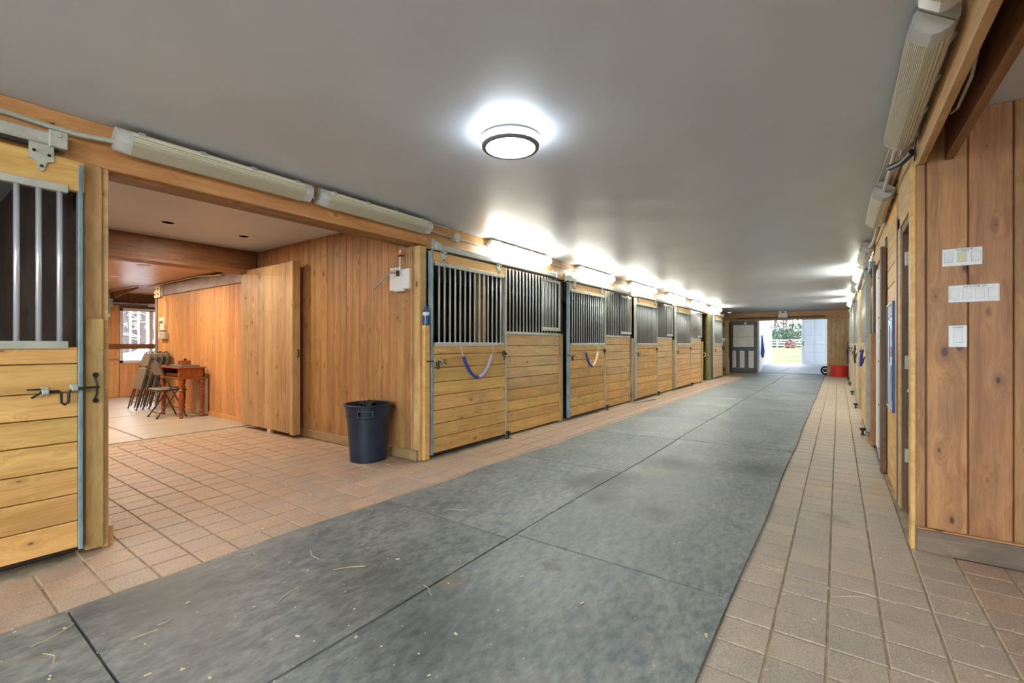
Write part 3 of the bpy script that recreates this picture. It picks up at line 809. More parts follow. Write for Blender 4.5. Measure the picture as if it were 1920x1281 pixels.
# near left stall door
stall_door(-1, -1.15, .655, 'nearest pine stall door, cut off by the left edge, with polished bars', 'slatted stall doors on the left', zt=2.13, z0=.06, bars=[.5547 - .077 * k for k in range(-0, 21)], steel='galv_blue', barmat='chrome', r=.012, latch='far', latchz=.905)
np_ = thing('door_post', (-3.40, .70, 0), 'rough pine post beside the nearest stall door and annex opening', 'post')
piece('post_core', -3.52, -3.355, .655, .735, .02, 2.14, 'post', np_, .005)
piece('wear_board', -3.356, -3.335, .66, .737, .02, 1.29, 'post', np_, .005)
piece('jamb_strip', -3.48, -3.372, .737, .765, 0, 2.14, 'pine_dusty', np_, .003)
piece('stop_block', -3.45, -3.39, .766, .79, .0, .11, 'pine_dusty', np_, .003)
hp = MB().tube([(-3.335, .695, .975), (-3.315, .695, .965), (-3.30, .70, .93), (-3.30, .70, .88), (-3.315, .695, .85), (-3.335, .695, .842)], .006, 8).cyl((-3.336, .70, .98), (-3.325, .70, .98), .013, 8).cyl((-3.336, .70, .837), (-3.325, .70, .837), .013, 8)
hp.build('pull_handle', 'iron', np_)
lab5 = ['first slatted stall door past the corner, blue padded chain across it', 'second slatted stall door past the corner, half-faded padded chain across it', 'third slatted stall door past the corner', 'fourth slatted stall door past the corner', 'last slatted stall door, just before the far grey doors']
spans = ((3.22, 4.50), (6.08, 7.42), (8.88, 10.22), (11.66, 13.07), (15.95, 17.25))
for i, (a, b) in enumerate(spans):
    stall_door(-1, a, b, lab5[i], 'slatted stall doors on the left', steel='galv_blue' if i < 2 else 'galv')
pspans = ((4.50, 5.87), (7.43, 8.70), (10.23, 11.50), (13.08, 14.42))
for i, (a, b) in enumerate(pspans):
    stall_panel(-1, a, b, '%s fixed pine and bar panel, right of the %s stall door past the corner' % (ORD[i], ORD[i]), 'fixed stall panels on the left')
    guide(-1, a - .02, 'small iron roller guide on the floor at the foot of the %s left stall door' % ORD[i], 'floor roller guides')
post(-1, 5.875, 5.965, 1.30, 'half height pine post after the first fixed panel', inn=0)
post(-1, 5.97, 6.07, 2.12, 'dark post behind the second stall door edge', 'shade_wood', out=-.01)
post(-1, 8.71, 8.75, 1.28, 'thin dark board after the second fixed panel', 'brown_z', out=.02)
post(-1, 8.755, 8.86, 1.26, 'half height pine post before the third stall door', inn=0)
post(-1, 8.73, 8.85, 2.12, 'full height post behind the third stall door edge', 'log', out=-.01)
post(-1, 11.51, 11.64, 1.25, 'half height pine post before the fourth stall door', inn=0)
post(-1, 11.52, 11.65, 2.12, 'full height post behind the fourth stall door edge', 'shade_wood', out=-.01)
post(-1, 14.43, 14.55, 1.22, 'half height pine post at the dark gap before the last stall door', out=.08)
o = MB().cyl((-3.42, 15.55, 0), (-3.42, 15.55, 2.12), .10, 12, .085).build('log_post', 'log'); tag(o, 'greenish peeled log post in the dark gap before the last stall door', 'post')
post(-1, 15.78, 15.93, 2.1, 'dark jamb post of the last stall door', 'greypaint', out=.04)
post(-1, 17.26, 17.4, 1.25, 'pine post just after the last stall door', out=.08)
o = MB().box(-3.5, -3.28, 14.3, 14.33, .93, .95, .003).tube([(-3.31, 14.56, .88), (-3.27, 14.58, .86), (-3.26, 14.58, .80), (-3.31, 14.56, .76)], .012, 6).build('pull_handle', 'offwhite'); tag(o, 'pale looped handle on the half height post by the dark gap', 'handle')

# stall interiors: partitions and floors, their dark colours standing in for shade
for i, y in enumerate((6.02, 8.80, 11.58, 14.5, 15.75, 17.35)):
    p_ = MB().box(-6.7, -3.50, y - .03, y + .03, 0, 1.3).build('wall_partition', 'shade_wood'); struct(p_)
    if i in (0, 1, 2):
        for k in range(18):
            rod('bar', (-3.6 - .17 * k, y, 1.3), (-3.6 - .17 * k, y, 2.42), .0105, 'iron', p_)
    else: MB().box(-6.7, -3.5, y - .02, y + .02, 1.3, 2.42).build('upper_board', 'shade_wood', p_)
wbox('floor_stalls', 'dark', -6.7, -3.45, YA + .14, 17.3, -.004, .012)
wbox('stall_side_boards', 'shade_wood', -6.72, -3.53, .645, .66, 0, 2.45)
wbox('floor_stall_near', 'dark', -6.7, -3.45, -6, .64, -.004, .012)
o = MB().box(-3.60, -3.57, 4.36, 4.42, .02, 2.1, .003).box(-3.62, -3.55, 4.25, 4.30, 0, 2.1, .003); tag(o.build('inner_jamb', 'pine'), 'pale wooden jamb seen inside the first slatted stall', 'post')

# tracks
def track(side, y0, y1, z, label, ends=True):
    dx = -side; X = (XL if side < 0 else XR + .03)
    x0, x1 = X + dx * .055, X + dx * .115
    t = MB().box(x0, x1, y0, y1, z - .032, z + .032, .008).build('door_track', 'galv'); tag(t, label, 'door track', 'sliding door tracks')
    MB().box(x0 + dx * .02, x1 - dx * .02, y0 + .01, y1 - .01, z - .05, z - .030, 0).build('slot', 'iron', t)
    for yy in ([y0 + .01, y1 - .05] if ends else []):
        MB().box(X + dx * .03, x1 + dx * .012, yy, yy + .07, z - .04, z + .045, .004).box(X + dx * .025, X + dx * .04, yy + .01, yy + .06, z + .04, z + .085, .003).cyl((x1 + dx * .01, yy + .035, z + .02), (x1 + dx * .022, yy + .035, z + .02), .01, 8).build('track_bracket', 'galv', t)
    return t
track(-1, -1.7, .56, 2.205, 'galvanised track above the nearest stall door at the left edge')
for i, (a, b) in enumerate(((3.27, 5.72), (6.05, 8.55), (8.86, 11.35), (11.64, 14.3), (15.9, 17.3))):
    track(-1, a, b, 2.135, 'galvanised sliding track above the %s' % ['first slatted stall door', 'second slatted stall door', 'third slatted stall door', 'fourth slatted stall door', 'last slatted stall door on the left'][i])

# padded chains
def padded(y0, y1, ztop, drop, mats, label):
    x = XL + .125; t = thing('stall_guard', (x, (y0 + y1) / 2, ztop), label, 'stall guard', 'padded chains across the stall doors')
    pts = []
    for k in range(25):
        f = k / 24; a = (f - .5) * 2
        pts.append(Vector((x, y0 + (y1 - y0) * (f * .86 + .07), ztop - .10 - drop * (1 - abs(a) ** 2.1))))
    MB().tube(pts[:13] if mats[0] != mats[1] else pts, .017, 10).build('foam_sleeve', mats[0], t)
    if mats[0] != mats[1]: MB().tube(pts[12:], .017, 10).build('foam_sleeve', mats[1], t)['label'] = 'faded pale half of the sleeve'
    for s_, p in ((y0, pts[0]), (y1, pts[-1])):
        MB().tube([(x - .02, s_, ztop + .03), (x, s_ + (p.y - s_) * .3, ztop - .03), p], .005, 6).build('chain', 'galv', t)
padded(3.63, 4.20, 1.11, .23, ('foam', 'foam2'), 'violet blue padded chain sagging across the first slatted stall door')
padded(6.55, 7.08, 1.11, .22, ('foam', 'paper'), 'padded chain, half violet and half cream, across the second stall door')

# bottle on the corner ledge
bx, by, bz = -3.32, 3.165, 1.335
t = thing('water_bottle', (bx, by, bz), 'blue plastic water bottle with pale label on the corner post ledge', 'bottle')
MB().lathe([(0, 0), (.030, .002), (.032, .02), (.030, .06), (.032, .10), (.032, .13), (.026, .15), (.012, .168), (.012, .178)], (bx, by, bz), 16).build('body', 'glassblue', t)
MB().lathe([(.014, .176), (.014, .192), (0, .193)], (bx, by, bz), 12).build('cap', 'blue', t)
MB().lathe([(.0325, .095), (.0332, .096), (.0332, .128), (.0325, .129)], (bx, by, bz), 16).build('label_band', 'white', t)

# hanging hose at second panel
hp_ = [Vector((-3.33, 8.73, z)) for z in (1.25, 1.0, .7)] + [Vector((-3.31, 8.62, .42)), Vector((-3.28, 8.42, .15)), Vector((-3.22, 8.5, .02)), Vector((-3.15, 8.8, .015)), Vector((-3.05, 9.3, .015))]
tag(MB().tube(hp_, .012, 8).build('hose', 'rubberhose'), 'thin grey hose hanging down by the second fixed panel onto the floor', 'hose')

# conduit along the left wall tops
c1 = MB().tube([(-3.355, -2.2, 2.30), (-3.355, .38, 2.30), (-3.345, .52, 2.285), (-3.32, .62, 2.275), (-3.305, .79, 2.29)], .014, 8)
tag(c1.build('conduit', 'galv'), 'grey conduit feeding the first strip light above the nearest stall door', 'conduit')
c2 = MB().tube([(-3.33, 1.92, 2.30), (-3.335, 2.01, 2.295)], .011, 8)
tag(c2.build('conduit', 'cable'), 'short conduit between the two unlit strip lights on the left', 'conduit')
c3 = MB().tube([(-3.35, 3.17, 2.30), (-3.36, 3.45, 2.29), (-3.36, 4.2, 2.29)], .011, 8).tube([(-3.36, 3.0, 2.36), (-3.36, 3.55, 2.375)], .008, 6)
c3o = c3.build('conduit', 'cable'); tag(c3o, 'pale conduit with round junction box before the first lit strip light', 'conduit')
MB().cyl((-3.37, 3.62, 2.29), (-3.325, 3.62, 2.29), .045, 14).cyl((-3.325, 3.62, 2.29), (-3.318, 3.62, 2.29), .052, 14).build('junction_box', 'galv', c3o)
for i, (a, b) in enumerate(((5.45, 6.35), (7.65, 8.55), (9.95, 10.9), (12.25, 13.1), (14.45, 15.3))):
    tag(MB().tube([(-3.35, a, 2.31), (-3.36, (a + b) / 2, 2.295), (-3.35, b, 2.31)], .012, 6).tube([(-3.36, a, 2.35), (-3.36, b, 2.34)], .006, 6).build('conduit', 'cable'), 'pale conduit linking lit strip lights %s and %s on the left wall' % (ORD[i], ORD[i + 1]), 'conduit', 'conduits between the lit strip lights')

# ------------------------------------------------------------------ open plank door in the annex
dl = thing('plank_door', (-6.0, 2.95, 0), 'open pale plank door standing against the annex wall', 'door')
x = -5.42
ws = [.13, .17, .17, .19, .17, .17, .16, .15]
for k, w in enumerate(ws):
    piece('board', x - w + .002, x - .002, 2.935, 2.962, .05, 2.155, 'leaf', dl, .004); x -= w
piece('edge_post', -5.42, -5.36, 2.92, 3.02, .04, 2.16, 'leaf', dl, .004)
piece('back_rail', x, -5.43, 2.965, 3.0, .25, .4, 'rail_x', dl, .004); piece('back_rail', x, -5.43, 2.965, 3.0, 1.8, 1.95, 'rail_x', dl, .004)
MB().box(-6.0, -5.92, 2.93, 2.99, .0, .05, .004).build('floor_roller', 'offwhite', dl)
MB().tube([(-5.36, 2.985, 1.08), (-5.33, 2.98, 1.07), (-5.33, 2.98, 1.0), (-5.36, 2.985, .99)], .008, 6).build('handle', 'iron', dl)

# ------------------------------------------------------------------ washing-machine style water box on the annex wall
yb = YA - .004
a = on_y(732, 548, yb); b = on_y(773, 503, yb)
t = thing('water_outlet_box', ((a.x + b.x) / 2, yb, a.z), 'white water outlet box with grey hose on the annex wall', 'outlet box')
MB().box(a.x, b.x - .02, yb - .012, yb, a.z + .01, b.z, .003).build('flange', 'white', t)
MB().box(a.x + .10, b.x - .08, yb - .05, yb - .01, a.z - .01, b.z - .06, .008).build('hose_tray', 'white', t)
MB().box(b.x - .085, b.x, yb - .045, yb, a.z + .015, b.z - .005, .004).build('side_cover', 'white', t)
for k in range(3):
    MB().box(a.x + .035 + .055 * k, a.x + .08 + .055 * k, yb - .035, yb, b.z, b.z + .022, .003).build('top_tab', 'white', t)
vx = (a.x + b.x) / 2 + .02
MB().cyl((vx, yb - .03, b.z - .01), (vx, yb - .03, b.z + .19), .0085, 10).build('supply_pipe', 'white', t)
MB().box(vx - .018, vx + .018, yb - .045, yb - .015, b.z + .125, b.z + .15, .004).build('valve_body', 'iron', t)
MB().box(vx - .01, vx + .085, yb - .06, yb - .045, b.z + .135, b.z + .15, .004).build('valve_lever', 'orange', t)
MB().cyl((vx, yb - .06, b.z - .075), (vx, yb - .06, b.z - .02), .016, 8).build('tap', 'iron', t)
h1 = [(vx - .01, yb - .07, b.z - .04), (vx - .06, yb - .09, b.z - .035), (vx - .12, yb - .11, b.z - .07), (vx - .2, yb - .13, b.z - .14), (vx - .27, yb - .14, b.z - .19)]
MB().tube(h1, .011, 8).build('outlet_hose', 'rubberhose', t)
tag(MB().tube([(b.x - .02, yb - .02, b.z), (b.x - .025, yb - .015, 2.2)], .004, 6).build('cable', 'cable'), 'thin cable running up from the white outlet box', 'cable')

# ------------------------------------------------------------------ dustbin
bx, by = -3.805, 2.85
t = thing('dustbin', (bx, by, 0), 'navy black round plastic dustbin by the annex corner', 'bin')
n = 48; mb = MB(); rings = []
for (r, z, fl) in ((.165, 0, 0), (.176, .006, 1), (.178, .04, 1), (.205, .42, 1), (.206, .43, 0), (.214, .435, 0), (.221, .535, 0), (.234, .54, 0), (.236, .555, 0), (.226, .562, 0), (.216, .553, 0), (.205, .45, 0), (.172, .03, 0)):
    ring = []
    for k in range(n):
        a_ = 2 * math.pi * k / n; rr = r
        if fl: rr -= .0065 * (1 if (k % 12) in (0, 1) else 0)
        ring.append(mb.bm.verts.new((bx + rr * math.cos(a_), by + rr * math.sin(a_), z)))
    rings.append(ring)
for a_, b_ in zip(rings, rings[1:]):
    for k in range(n): mb.bm.faces.new((a_[k], a_[(k + 1) % n], b_[(k + 1) % n], b_[k]))
mb.bm.faces.new(rings[0][::-1]); mb.bm.faces.new(rings[-1])
mb.build('body', 'bin', t)
view = math.atan2(-by, -bx)
for s_ in (0, math.pi):
    ca = view - .12 + s_; c = Vector((bx + .232 * math.cos(ca), by + .232 * math.sin(ca), .485))
    rot = Matrix.Rotation(ca, 3, 'Z'); h = MB()
    h.obox(c + Vector((0, 0, .025)), (.03, .14, .014), rot, .004); h.obox(c + Vector((0, 0, -.028)), (.034, .14, .012), rot, .004)
    for q in (-1, 1): h.obox(c + rot @ Vector((0, q * .068, 0)), (.03, .012, .06), rot, .003)
    h.build('handle', 'bin', t)
bg_ = MB()
for k in range(7):
    a_ = random.uniform(0, 6.28); r_ = random.uniform(.03, .12)
    pts = [(bx - .05 + r_ * math.cos(a_ + j * .5), by + r_ * math.sin(a_ + j * .4), .50 + .07 * math.sin(j * .8 + k)) for j in range(7)]
    bg_.tube(pts, [.012, .022, .03, .03, .028, .02, .012], 7)
bg_.lathe([(0, .44), (.1, .47), (.19, .46), (.20, .42), (0, .40)], (bx, by, 0), 16)
tag(bg_.build('rubbish', 'black'), 'crumpled black rubbish and cord inside the dustbin', 'rubbish')

# ------------------------------------------------------------------ table, chairs in lounge
tx0, tx1, ty0, ty1, th = -8.98, -8.14, 2.66, 3.035, .79
t = thing('side_table', ((tx0 + tx1) / 2, (ty0 + ty1) / 2, 0), 'reddish wooden table with turned legs against the lounge wall', 'table')
MB().box(tx0, tx1, ty0, ty1, th - .022, th, .005).build('table_top', 'mahogany', t)
ap = MB()
ap.box(tx1 - .04, tx1 - .02, ty0 + .03, ty1 - .02, .62, th - .022, .002).box(tx0 + .02, tx0 + .04, ty0 + .03, ty1 - .02, .62, th - .022, .002)
ap.box(tx0 + .02, tx1 - .02, ty1 - .04, ty1 - .02, .62, th - .022, .002).box(tx0 + .02, tx1 - .02, ty0 + .02, ty1 - .02, .62, .635, .002)
ap.box(tx0 + .02, tx0 + .1, ty0 + .02, ty0 + .035, .62, th - .022).box(tx1 - .1, tx1 - .02, ty0 + .02, ty0 + .035, .62, th - .022)
ap.build('apron', 'mahogany', t)
MB().box(tx0 + .015, tx1 - .015, ty0 + .01, ty0 + .03, .60, .63, .004).box(tx1 - .035, tx1 - .01, ty0 + .02, ty1 - .01, .60, .63, .004).build('moulding', 'mahogany', t)
MB().box(tx0 + .12, tx1 - .12, ty0 + .06, ty1 - .06, .636, .68, .004).build('shelf_box', 'brown_z', t)
for lx in (tx0 + .05, tx1 - .05):
    for ly in (ty0 + .05, ty1 - .05):
        MB().lathe([(0, 0), (.022, .0), (.030, .03), (.018, .055), (.03, .08), (.03, .10), (.018, .12), (.027, .15), (.034, .26), (.036, .36), (.022, .40), (.035, .43), (.022, .455), (.036, .50), (.040, .56), (.03, .585), (.036, .6), (.036, .63), (0, .63)], (lx, ly, 0), 14).build('leg', 'mahogany', t)
o = MB().box(-8.80, -8.30, 2.74, 3.0, .79, .815, .003).build('grey_folder', plain('folder_grey', (.16, .155, .18), .5)); tag(o, 'flat dark grey case lying on the reddish table', 'case')
t = thing('wooden_box', (-8.50, 2.86, .815), 'small brown box standing on the grey case on the table', 'box')
MB().box(-8.60, -8.42, 2.80, 2.92, .815, .885, .003).build('body', 'mahogany', t)
MB().cyl((-8.47, 2.86, .885), (-8.47, 2.86, .91), .022, 10).cyl((-8.51, 2.86, .885), (-8.51, 2.86, .92), .008, 8).build('ornament', 'iron', t)
o = MB().box(-8.60, -8.19, YA - .06, YA - .025, .02, .60, .003).build('loose_panel', plain('pale_plank_panel', (.50, .40, .32), .6, 0, 5, .15)); tag(o, 'pale loose board leaning on the wall under the reddish table', 'board')

def folding_chair(label, grp):
    t = thing('folding_chair', (0, 0, 0), label, 'chair', grp)      # faces +y, opened
    w = .215
    def tb(name, pts, r=.011, mat='chairsteel', closed=False): return MB().tube(pts, r, 8, closed).build(name, mat, t)
    # back/front frame: hoop running from the front feet up over the backrest
    hoop = [(-w, .20, .01), (-w, .10, .25), (-w, -.02, .50), (-w * .98, -.10, .70)]
    top = [(-w * .9, -.13, .79), (-w * .66, -.145, .85), (-w * .3, -.15, .875)]
    mir = [(-x, y, z) for x, y, z in (hoop + top)][::-1]
    tb('main_frame', hoop + top + [(0, -.152, .88)] + mir)
    for s_ in (-1, 1): tb('leg', [(s_ * w * .88, -.17, .01), (s_ * w * .88, .0, .27), (s_ * w * .88, .10, .43)])
    MB().cyl((-w * .88, -.13, .08), (w * .88, -.13, .08), .007, 8).build('cross_bar', 'chairsteel', t)
    MB().cyl((-w, .15, .13), (w, .15, .13), .007, 8).build('cross_bar', 'chairsteel', t)
    bm = MB(); bk = []
    for x, y, z in [(-w * .93, -.095, .66)] + [(-w * .9, -.12, .76), (-w * .72, -.14, .825), (-w * .35, -.147, .86)]: bk.append((x, y, z))
    poly = bk + [(-x, y, z) for x, y, z in bk[::-1]]
    bm.prism(poly, lambda p: Vector((p[0], p[1] - .008, p[2])), lambda p: Vector((p[0], p[1] + .014, p[2])))
    bm.build('backrest', 'vinyl', t)
    MB().box(-.20, .20, -.18, .22, .415, .43, .006).build('seat_pan', 'chairsteel', t); MB().box(-.195, .195, -.175, .215, .43, .455, .012).build('seat', 'vinyl', t)
    for s_ in (-1, 1):
        for yy in (.20, -.17): MB().cyl((s_ * w * (1 if yy > 0 else .88), yy, 0), (s_ * w * (1 if yy > 0 else .88), yy, .025), .014, 8).build('foot', 'black', t)
    return t
ch = folding_chair('open folding chair with grey vinyl seat drawn up to the reddish table', None)
ch.location = (-8.60, 2.64, .005)
def folded_chair(label, grp):
    t = thing('folded_chair', (0, 0, 0), label, 'chair', grp); w = .215      # flat, in the x-z plane, thickness in y
    hoop = [(-w, 0, .01), (-w, 0, .5), (-w, 0, .82), (-w * .9, 0, .92), (-w * .66, 0, .99), (-w * .3, 0, 1.02)]
    MB().tube(hoop + [(0, 0, 1.025)] + [(-x, y, z) for x, y, z in hoop[::-1]], .011, 8).build('main_frame', 'chairsteel', t)
    for s_ in (-1, 1): MB().tube([(s_ * w * .86, .02, .06), (s_ * w * .86, .02, .62)], .010, 8).build('leg', 'chairsteel', t)
    bk = [(-w * .93, .78), (-w * .9, .88), (-w * .72, .955), (-w * .35, 1.0)]; poly = bk + [(-x, z) for x, z in bk[::-1]]
    MB().prism(poly, lambda p: Vector((p[0], -.014, p[1])), lambda p: Vector((p[0], .012, p[1]))).build('backrest', 'vinyl', t)
    MB().box(-.19, .19, -.03, .0, .36, .74, .014).build('seat', 'vinyl', t)
    for z in (.14, .24): MB().cyl((-w, 0, z), (w, 0, z), .007, 6).build('cross_bar', 'chairsteel', t)
    return t
fc = folded_chair('folded chair nearest the camera in the leaning stack left of the table', 'folded chairs leaning by the lounge window')
for i in range(4):
    o = fc if i == 0 else copy_tree(fc)
    o.location = (-9.85 - .01 * i, 2.54 + .09 * i, .01); o.rotation_euler = (R(-13), 0, 0)
    if i: o['label'] = 'folded chair standing %s from the front of the leaning stack' % ORD[i]
# notices and boxes on lounge wall
def wallrect(u0, v0, u1, v1, y=YA - .003): return on_y(u0, v1, y), on_y(u1, v0, y)
a, b = wallrect(298, 595, 308, 612); t = MB().box(a.x, b.x, YA - .007, YA - .003, a.z, b.z).build('notice', 'paper'); tag(t, 'upper pale notice with a grey picture on the lounge wall', 'notice')
MB().box(a.x + .03, b.x - .05, YA - .009, YA - .007, a.z + .0, a.z + .10).build('picture', 'greybeam', t)
a, b = wallrect(298, 611, 309, 624); t = MB().box(a.x, b.x, YA - .007, YA - .003, a.z, b.z).build('notice', 'paper'); tag(t, 'lower notice with dark and red writing on the lounge wall', 'notice')
for k in range(3): MB().box(a.x + .03, b.x - .03, YA - .009, YA - .007, a.z + .02 + .04 * k, a.z + .036 + .04 * k).build('writing', 'red' if k == 2 else 'ink', t)
a, b = wallrect(306, 607, 313, 620); o = MB().box(a.x, b.x, YA - .05, YA - .003, a.z, b.z, .004).build('junction_box', 'paper'); tag(o, 'cream junction box at the foot of the lounge conduit', 'box')
a, b = wallrect(304, 623, 316, 636); t = MB().box(a.x, b.x, YA - .06, YA - .003, a.z, b.z, .004).build('socket_box', 'galv'); tag(t, 'grey metal socket box below the lounge notices', 'socket')
MB().box(a.x + .01, a.x + .06, YA - .066, YA - .06, a.z + .02, b.z - .02).build('socket_face', 'white', t)

# ------------------------------------------------------------------ right hand: switch wall and alcove beams
YS = 3.39
ws_ = MB().box(.36, 3.4, YS + .02, YS + .12, 0, 2.66).build('wall_switch', 'brown_z'); struct(ws_)
piece('corner_board', .352, .391, YS - .004, YS + .02, .10, 2.148, 'cedar', ws_, .003)
x = .3975; first = True
while x < 3.3:
    zt_ = 2.66 if x > .38 else 2.15
    piece('board', x, x + .163, YS, YS + .02, .12, 2.40, 'cedar', ws_, .004); x += .1672
struct(MB().box(.352, 3.4, YS - .025, YS, 0, .125, .004).build('baseboard_switch', 'weathered'))
piece('cap_strip', .352, 3.4, YS - .026, YS + .0, .126, .134, 'rail_x', ws_, .002)
# beams
bA = MB().box(.355, .392, -6, YS, 2.15, 2.62, .004).build('header_beam', 'beam_pale'); tag(bA, 'pale header beam over the alcove opening beside the strip lights', 'beam', 'alcove header beams')
bB = MB().box(.470, .508, -6, YS + .0, 2.15, 2.62, .004).build('header_beam', 'brown_y'); tag(bB, 'second, darker header beam behind the pale one over the alcove', 'beam', 'alcove header beams')
tag(MB().tube([(.43, 2.95, 2.24), (.43, 2.80, 2.20), (.432, 2.55, 2.22), (.435, 2.35, 2.34), (.435, 2.25, 2.60)], .007, 6).build('cable', 'cable'), 'cable drooping in the dark gap between the two header beams', 'cable')
struct(MB().box(.30, .36, 2.2, 3.45, 2.385, 2.40).build('trim_2', 'brown_y'))

# switch plates
def switch_plate(u0, v0, u1, v1, n, label, ivory=-1, down=(), txt=()):
    a, b = wallrect(u0, v0, u1, v1, YS - .002)
    t = thing('switch_plate', ((a.x + b.x) / 2, YS, a.z), label, 'light switch', 'light switch plates')
    MB().box(a.x, b.x, YS - .008, YS - .0, a.z, b.z, .002).build('plate', 'white', t)
    w = (b.x - a.x); h = b.z - a.z
    for k in range(n):
        cx = a.x + w * (k + .5) / n if n > 1 else (a.x + b.x) / 2
        rw = .0165
        MB().box(cx - rw - .002, cx + rw + .002, YS - .0085, YS - .0075, a.z + h * .20, a.z + h * .80).build('gasket', 'galv', t)
        s_ = -1 if k in down else 1; m_ = 'offwhite' if k == ivory else 'white'
        rk = MB(); zc = a.z + h * .5; hh = h * .28
        poly = [(YS - .008, zc - hh), (YS - .0105 - (.005 if s_ < 0 else 0), zc - hh), (YS - .011, zc), (YS - .0105 - (.005 if s_ > 0 else 0), zc + hh), (YS - .008, zc + hh)]
        rk.prism(poly, lambda p: Vector((cx - rw, p[0], p[1])), lambda p: Vector((cx + rw, p[0], p[1]))); rk.build('rocker', m_, t)
        for zz in (a.z + h * .1, a.z + h * .9): MB().cyl((cx, YS - .0085, zz), (cx, YS - .0075, zz), .0022, 6).build('screw', 'galv', t)
    for (s, dx_, dz_, sz) in txt:
        cu = bpy.data.curves.new('writing', 'FONT'); cu.body = s; cu.size = sz; cu.extrude = .0003; cu.shear = .3
        tmp = bpy.data.objects.new('tmp', cu); COL.objects.link(tmp)
        me = bpy.data.meshes.new_from_object(tmp.evaluated_get(bpy.context.evaluated_depsgraph_get())); bpy.data.objects.remove(tmp)
        me.materials.clear(); me.materials.append(M['ink'])
        o = bpy.data.objects.new('writing', me); COL.objects.link(o)
        o.parent = t; o.location = Vector((a.x + dx_, YS - .0088, b.z - dz_)) - Vector(t.location); o.rotation_euler = (R(90), 0, 0)
    return t
switch_plate(1766, 462, 1842, 501, 3, 'top white plate with three rockers, the middle one ivory', 1, (0, 2), (('OUTDOOR', .052, .013, .013), ('LIGHTS', .07, .021, .010)))
switch_plate(1778, 531, 1874, 568, 4, 'wide white plate with four rockers, below the ivory one', -1, (0, 1), (('2nd FLOOR  RM', .055, .014, .013),))
switch_plate(1778, 610, 1813, 651, 1, 'small single white switch plate, lowest of the three', -1, (), (('LOUNGE', .013, .014, .011),))

# ------------------------------------------------------------------ right wall
wr = MB().box(.46, .60, 3.5, YE, 0, 2.42).build('wall_right', 'brown_z'); struct(wr)
MB().box(.37, .46, 3.42, 7.2, 1.99, 2.385).build('upper_fill', 'rail_x', wr)
piece('corner_edge', .33, .352, 3.385, 3.47, 0.0, 2.15, 'pine', wr, .003)
piece('board', .352, .372, 3.47, 4.30, 1.995, 2.385, 'pine_dusty', wr, .003)
piece('board', .352, .372, 3.40, 3.47, 2.15, 2.385, 'pine_dusty', wr, .003)
# white door recessed
d1 = thing('door_1', (.40, 3.8, 0), None, None); d1['kind'] = 'structure'
dm = MB().box(.385, .42, 3.47, 4.055, .05, 1.885, .003)
dm.build('door_leaf', 'whitepaint', d1)
for (ya_, yb_) in ((3.53, 3.73), (3.79, 3.99)):
    for (za_, zb_) in ((.18, .72), (.84, 1.38), (1.50, 1.78)):
        MB().box(.378, .386, ya_, yb_, za_, zb_, .006).build('door_panel', 'whitepaint', d1)
for zz in (.35, .98, 1.68):
    MB().box(.372, .386, 4.04, 4.07, zz, zz + .09, .002).cyl((.372, 4.055, zz), (.372, 4.055, zz + .09), .007, 8).build('hinge', 'galv', d1)
MB().cyl((.385, 3.60, .86), (.36, 3.60, .86), .012, 10).box(.345, .36, 3.60, 3.72, .85, .87, .005).cyl((.386, 3.6, .86), (.380, 3.6, .86), .03, 12).build('lever_handle', 'galv', d1)
piece('jamb', .352, .44, 4.07, 4.10, 0.02, 1.95, 'brown_z', d1, .003)
piece('head_jamb', .352, .44, 3.47, 4.10, 1.90, 1.95, 'brown_z', d1, .003)
struct(MB().box(.343, .36, 4.10, 4.22, .02, 2.02, .003).build('trim_3', 'pine_dusty'))
struct(MB().box(.343, .36, 3.47, 4.22, 1.95, 2.02, .003).build('trim_4', 'pine_dusty'))
struct(MB().box(.338, .36, 4.225, 4.27, .02, 2.04, .003).build('trim_5', 'brown_z'))
struct(MB().box(.343, .36, 4.275, 4.43, .0, 2.02, .003).build('trim_6', 'pine_dusty'))
zz = .0
for h in (.14, .15, .15, .14, .15, .15, .14, .16, .15, .15, .15, .15, .16, .16, .16, .14, .14):
    z2 = min(zz + h, 2.385)
    if z2 - zz < .03: break
    piece('board', .352, .372, 4.43, 5.20, zz + .002, z2 - .002, 'pine', wr, .004); zz = z2
for za_, zb_ in ((2.05, 2.2), (2.2, 2.385)):
    piece('board', .352, .372, 5.2, 7.2, za_ + .002, zb_ - .002, 'pine_dusty', wr, .004)
# whiteboard
t = thing('whiteboard', (.35, 4.7, .63), 'blue framed whiteboard hanging on the right wall', 'whiteboard')
MB().box(.335, .35, 4.46, 4.93, .635, 1.47, .002).build('board_face', 'whiteboard', t)
for nm, bx_ in (('side_frame', (.328, .352, 4.445, 4.465, .63, 1.475)), ('side_frame', (.328, .352, 4.925, 4.945, .63, 1.475))):
    MB().box(*bx_, bev=.003).build(nm, 'blue', t)
for z_ in (.63, 1.455): MB().box(.328, .352, 4.465, 4.925, z_, z_ + .02, .003).build('rail_frame', 'galv', t)
for mt, y_, z_, w_, h_ in (('orange', 4.52, 1.18, .06, .07), ('red', 4.58, 1.05, .09, .08), ('greybeam', 4.55, .8, .1, .18), ('evergreen', 4.5, .72, .06, .06), ('ink', 4.72, 1.0, .02, .3)):
    MB().box(.332, .335, y_, y_ + w_, z_, z_ + h_).build('note', mt, t)
MB().tube([(.325, 4.46, 1.36), (.31, 4.50, 1.35), (.32, 4.53, 1.33), (.33, 4.5, 1.32)], .004, 6).build('clip_hook', 'offwhite', t)
o = post(1, 5.22, 5.30, 2.02, 'dark brown post after the whiteboard on the right wall', 'brown_z', out=.075, inn=-.03)
piece('post_top', .34, .36, 5.21, 5.31, 2.0, 2.10, 'greypaint', o, .003)
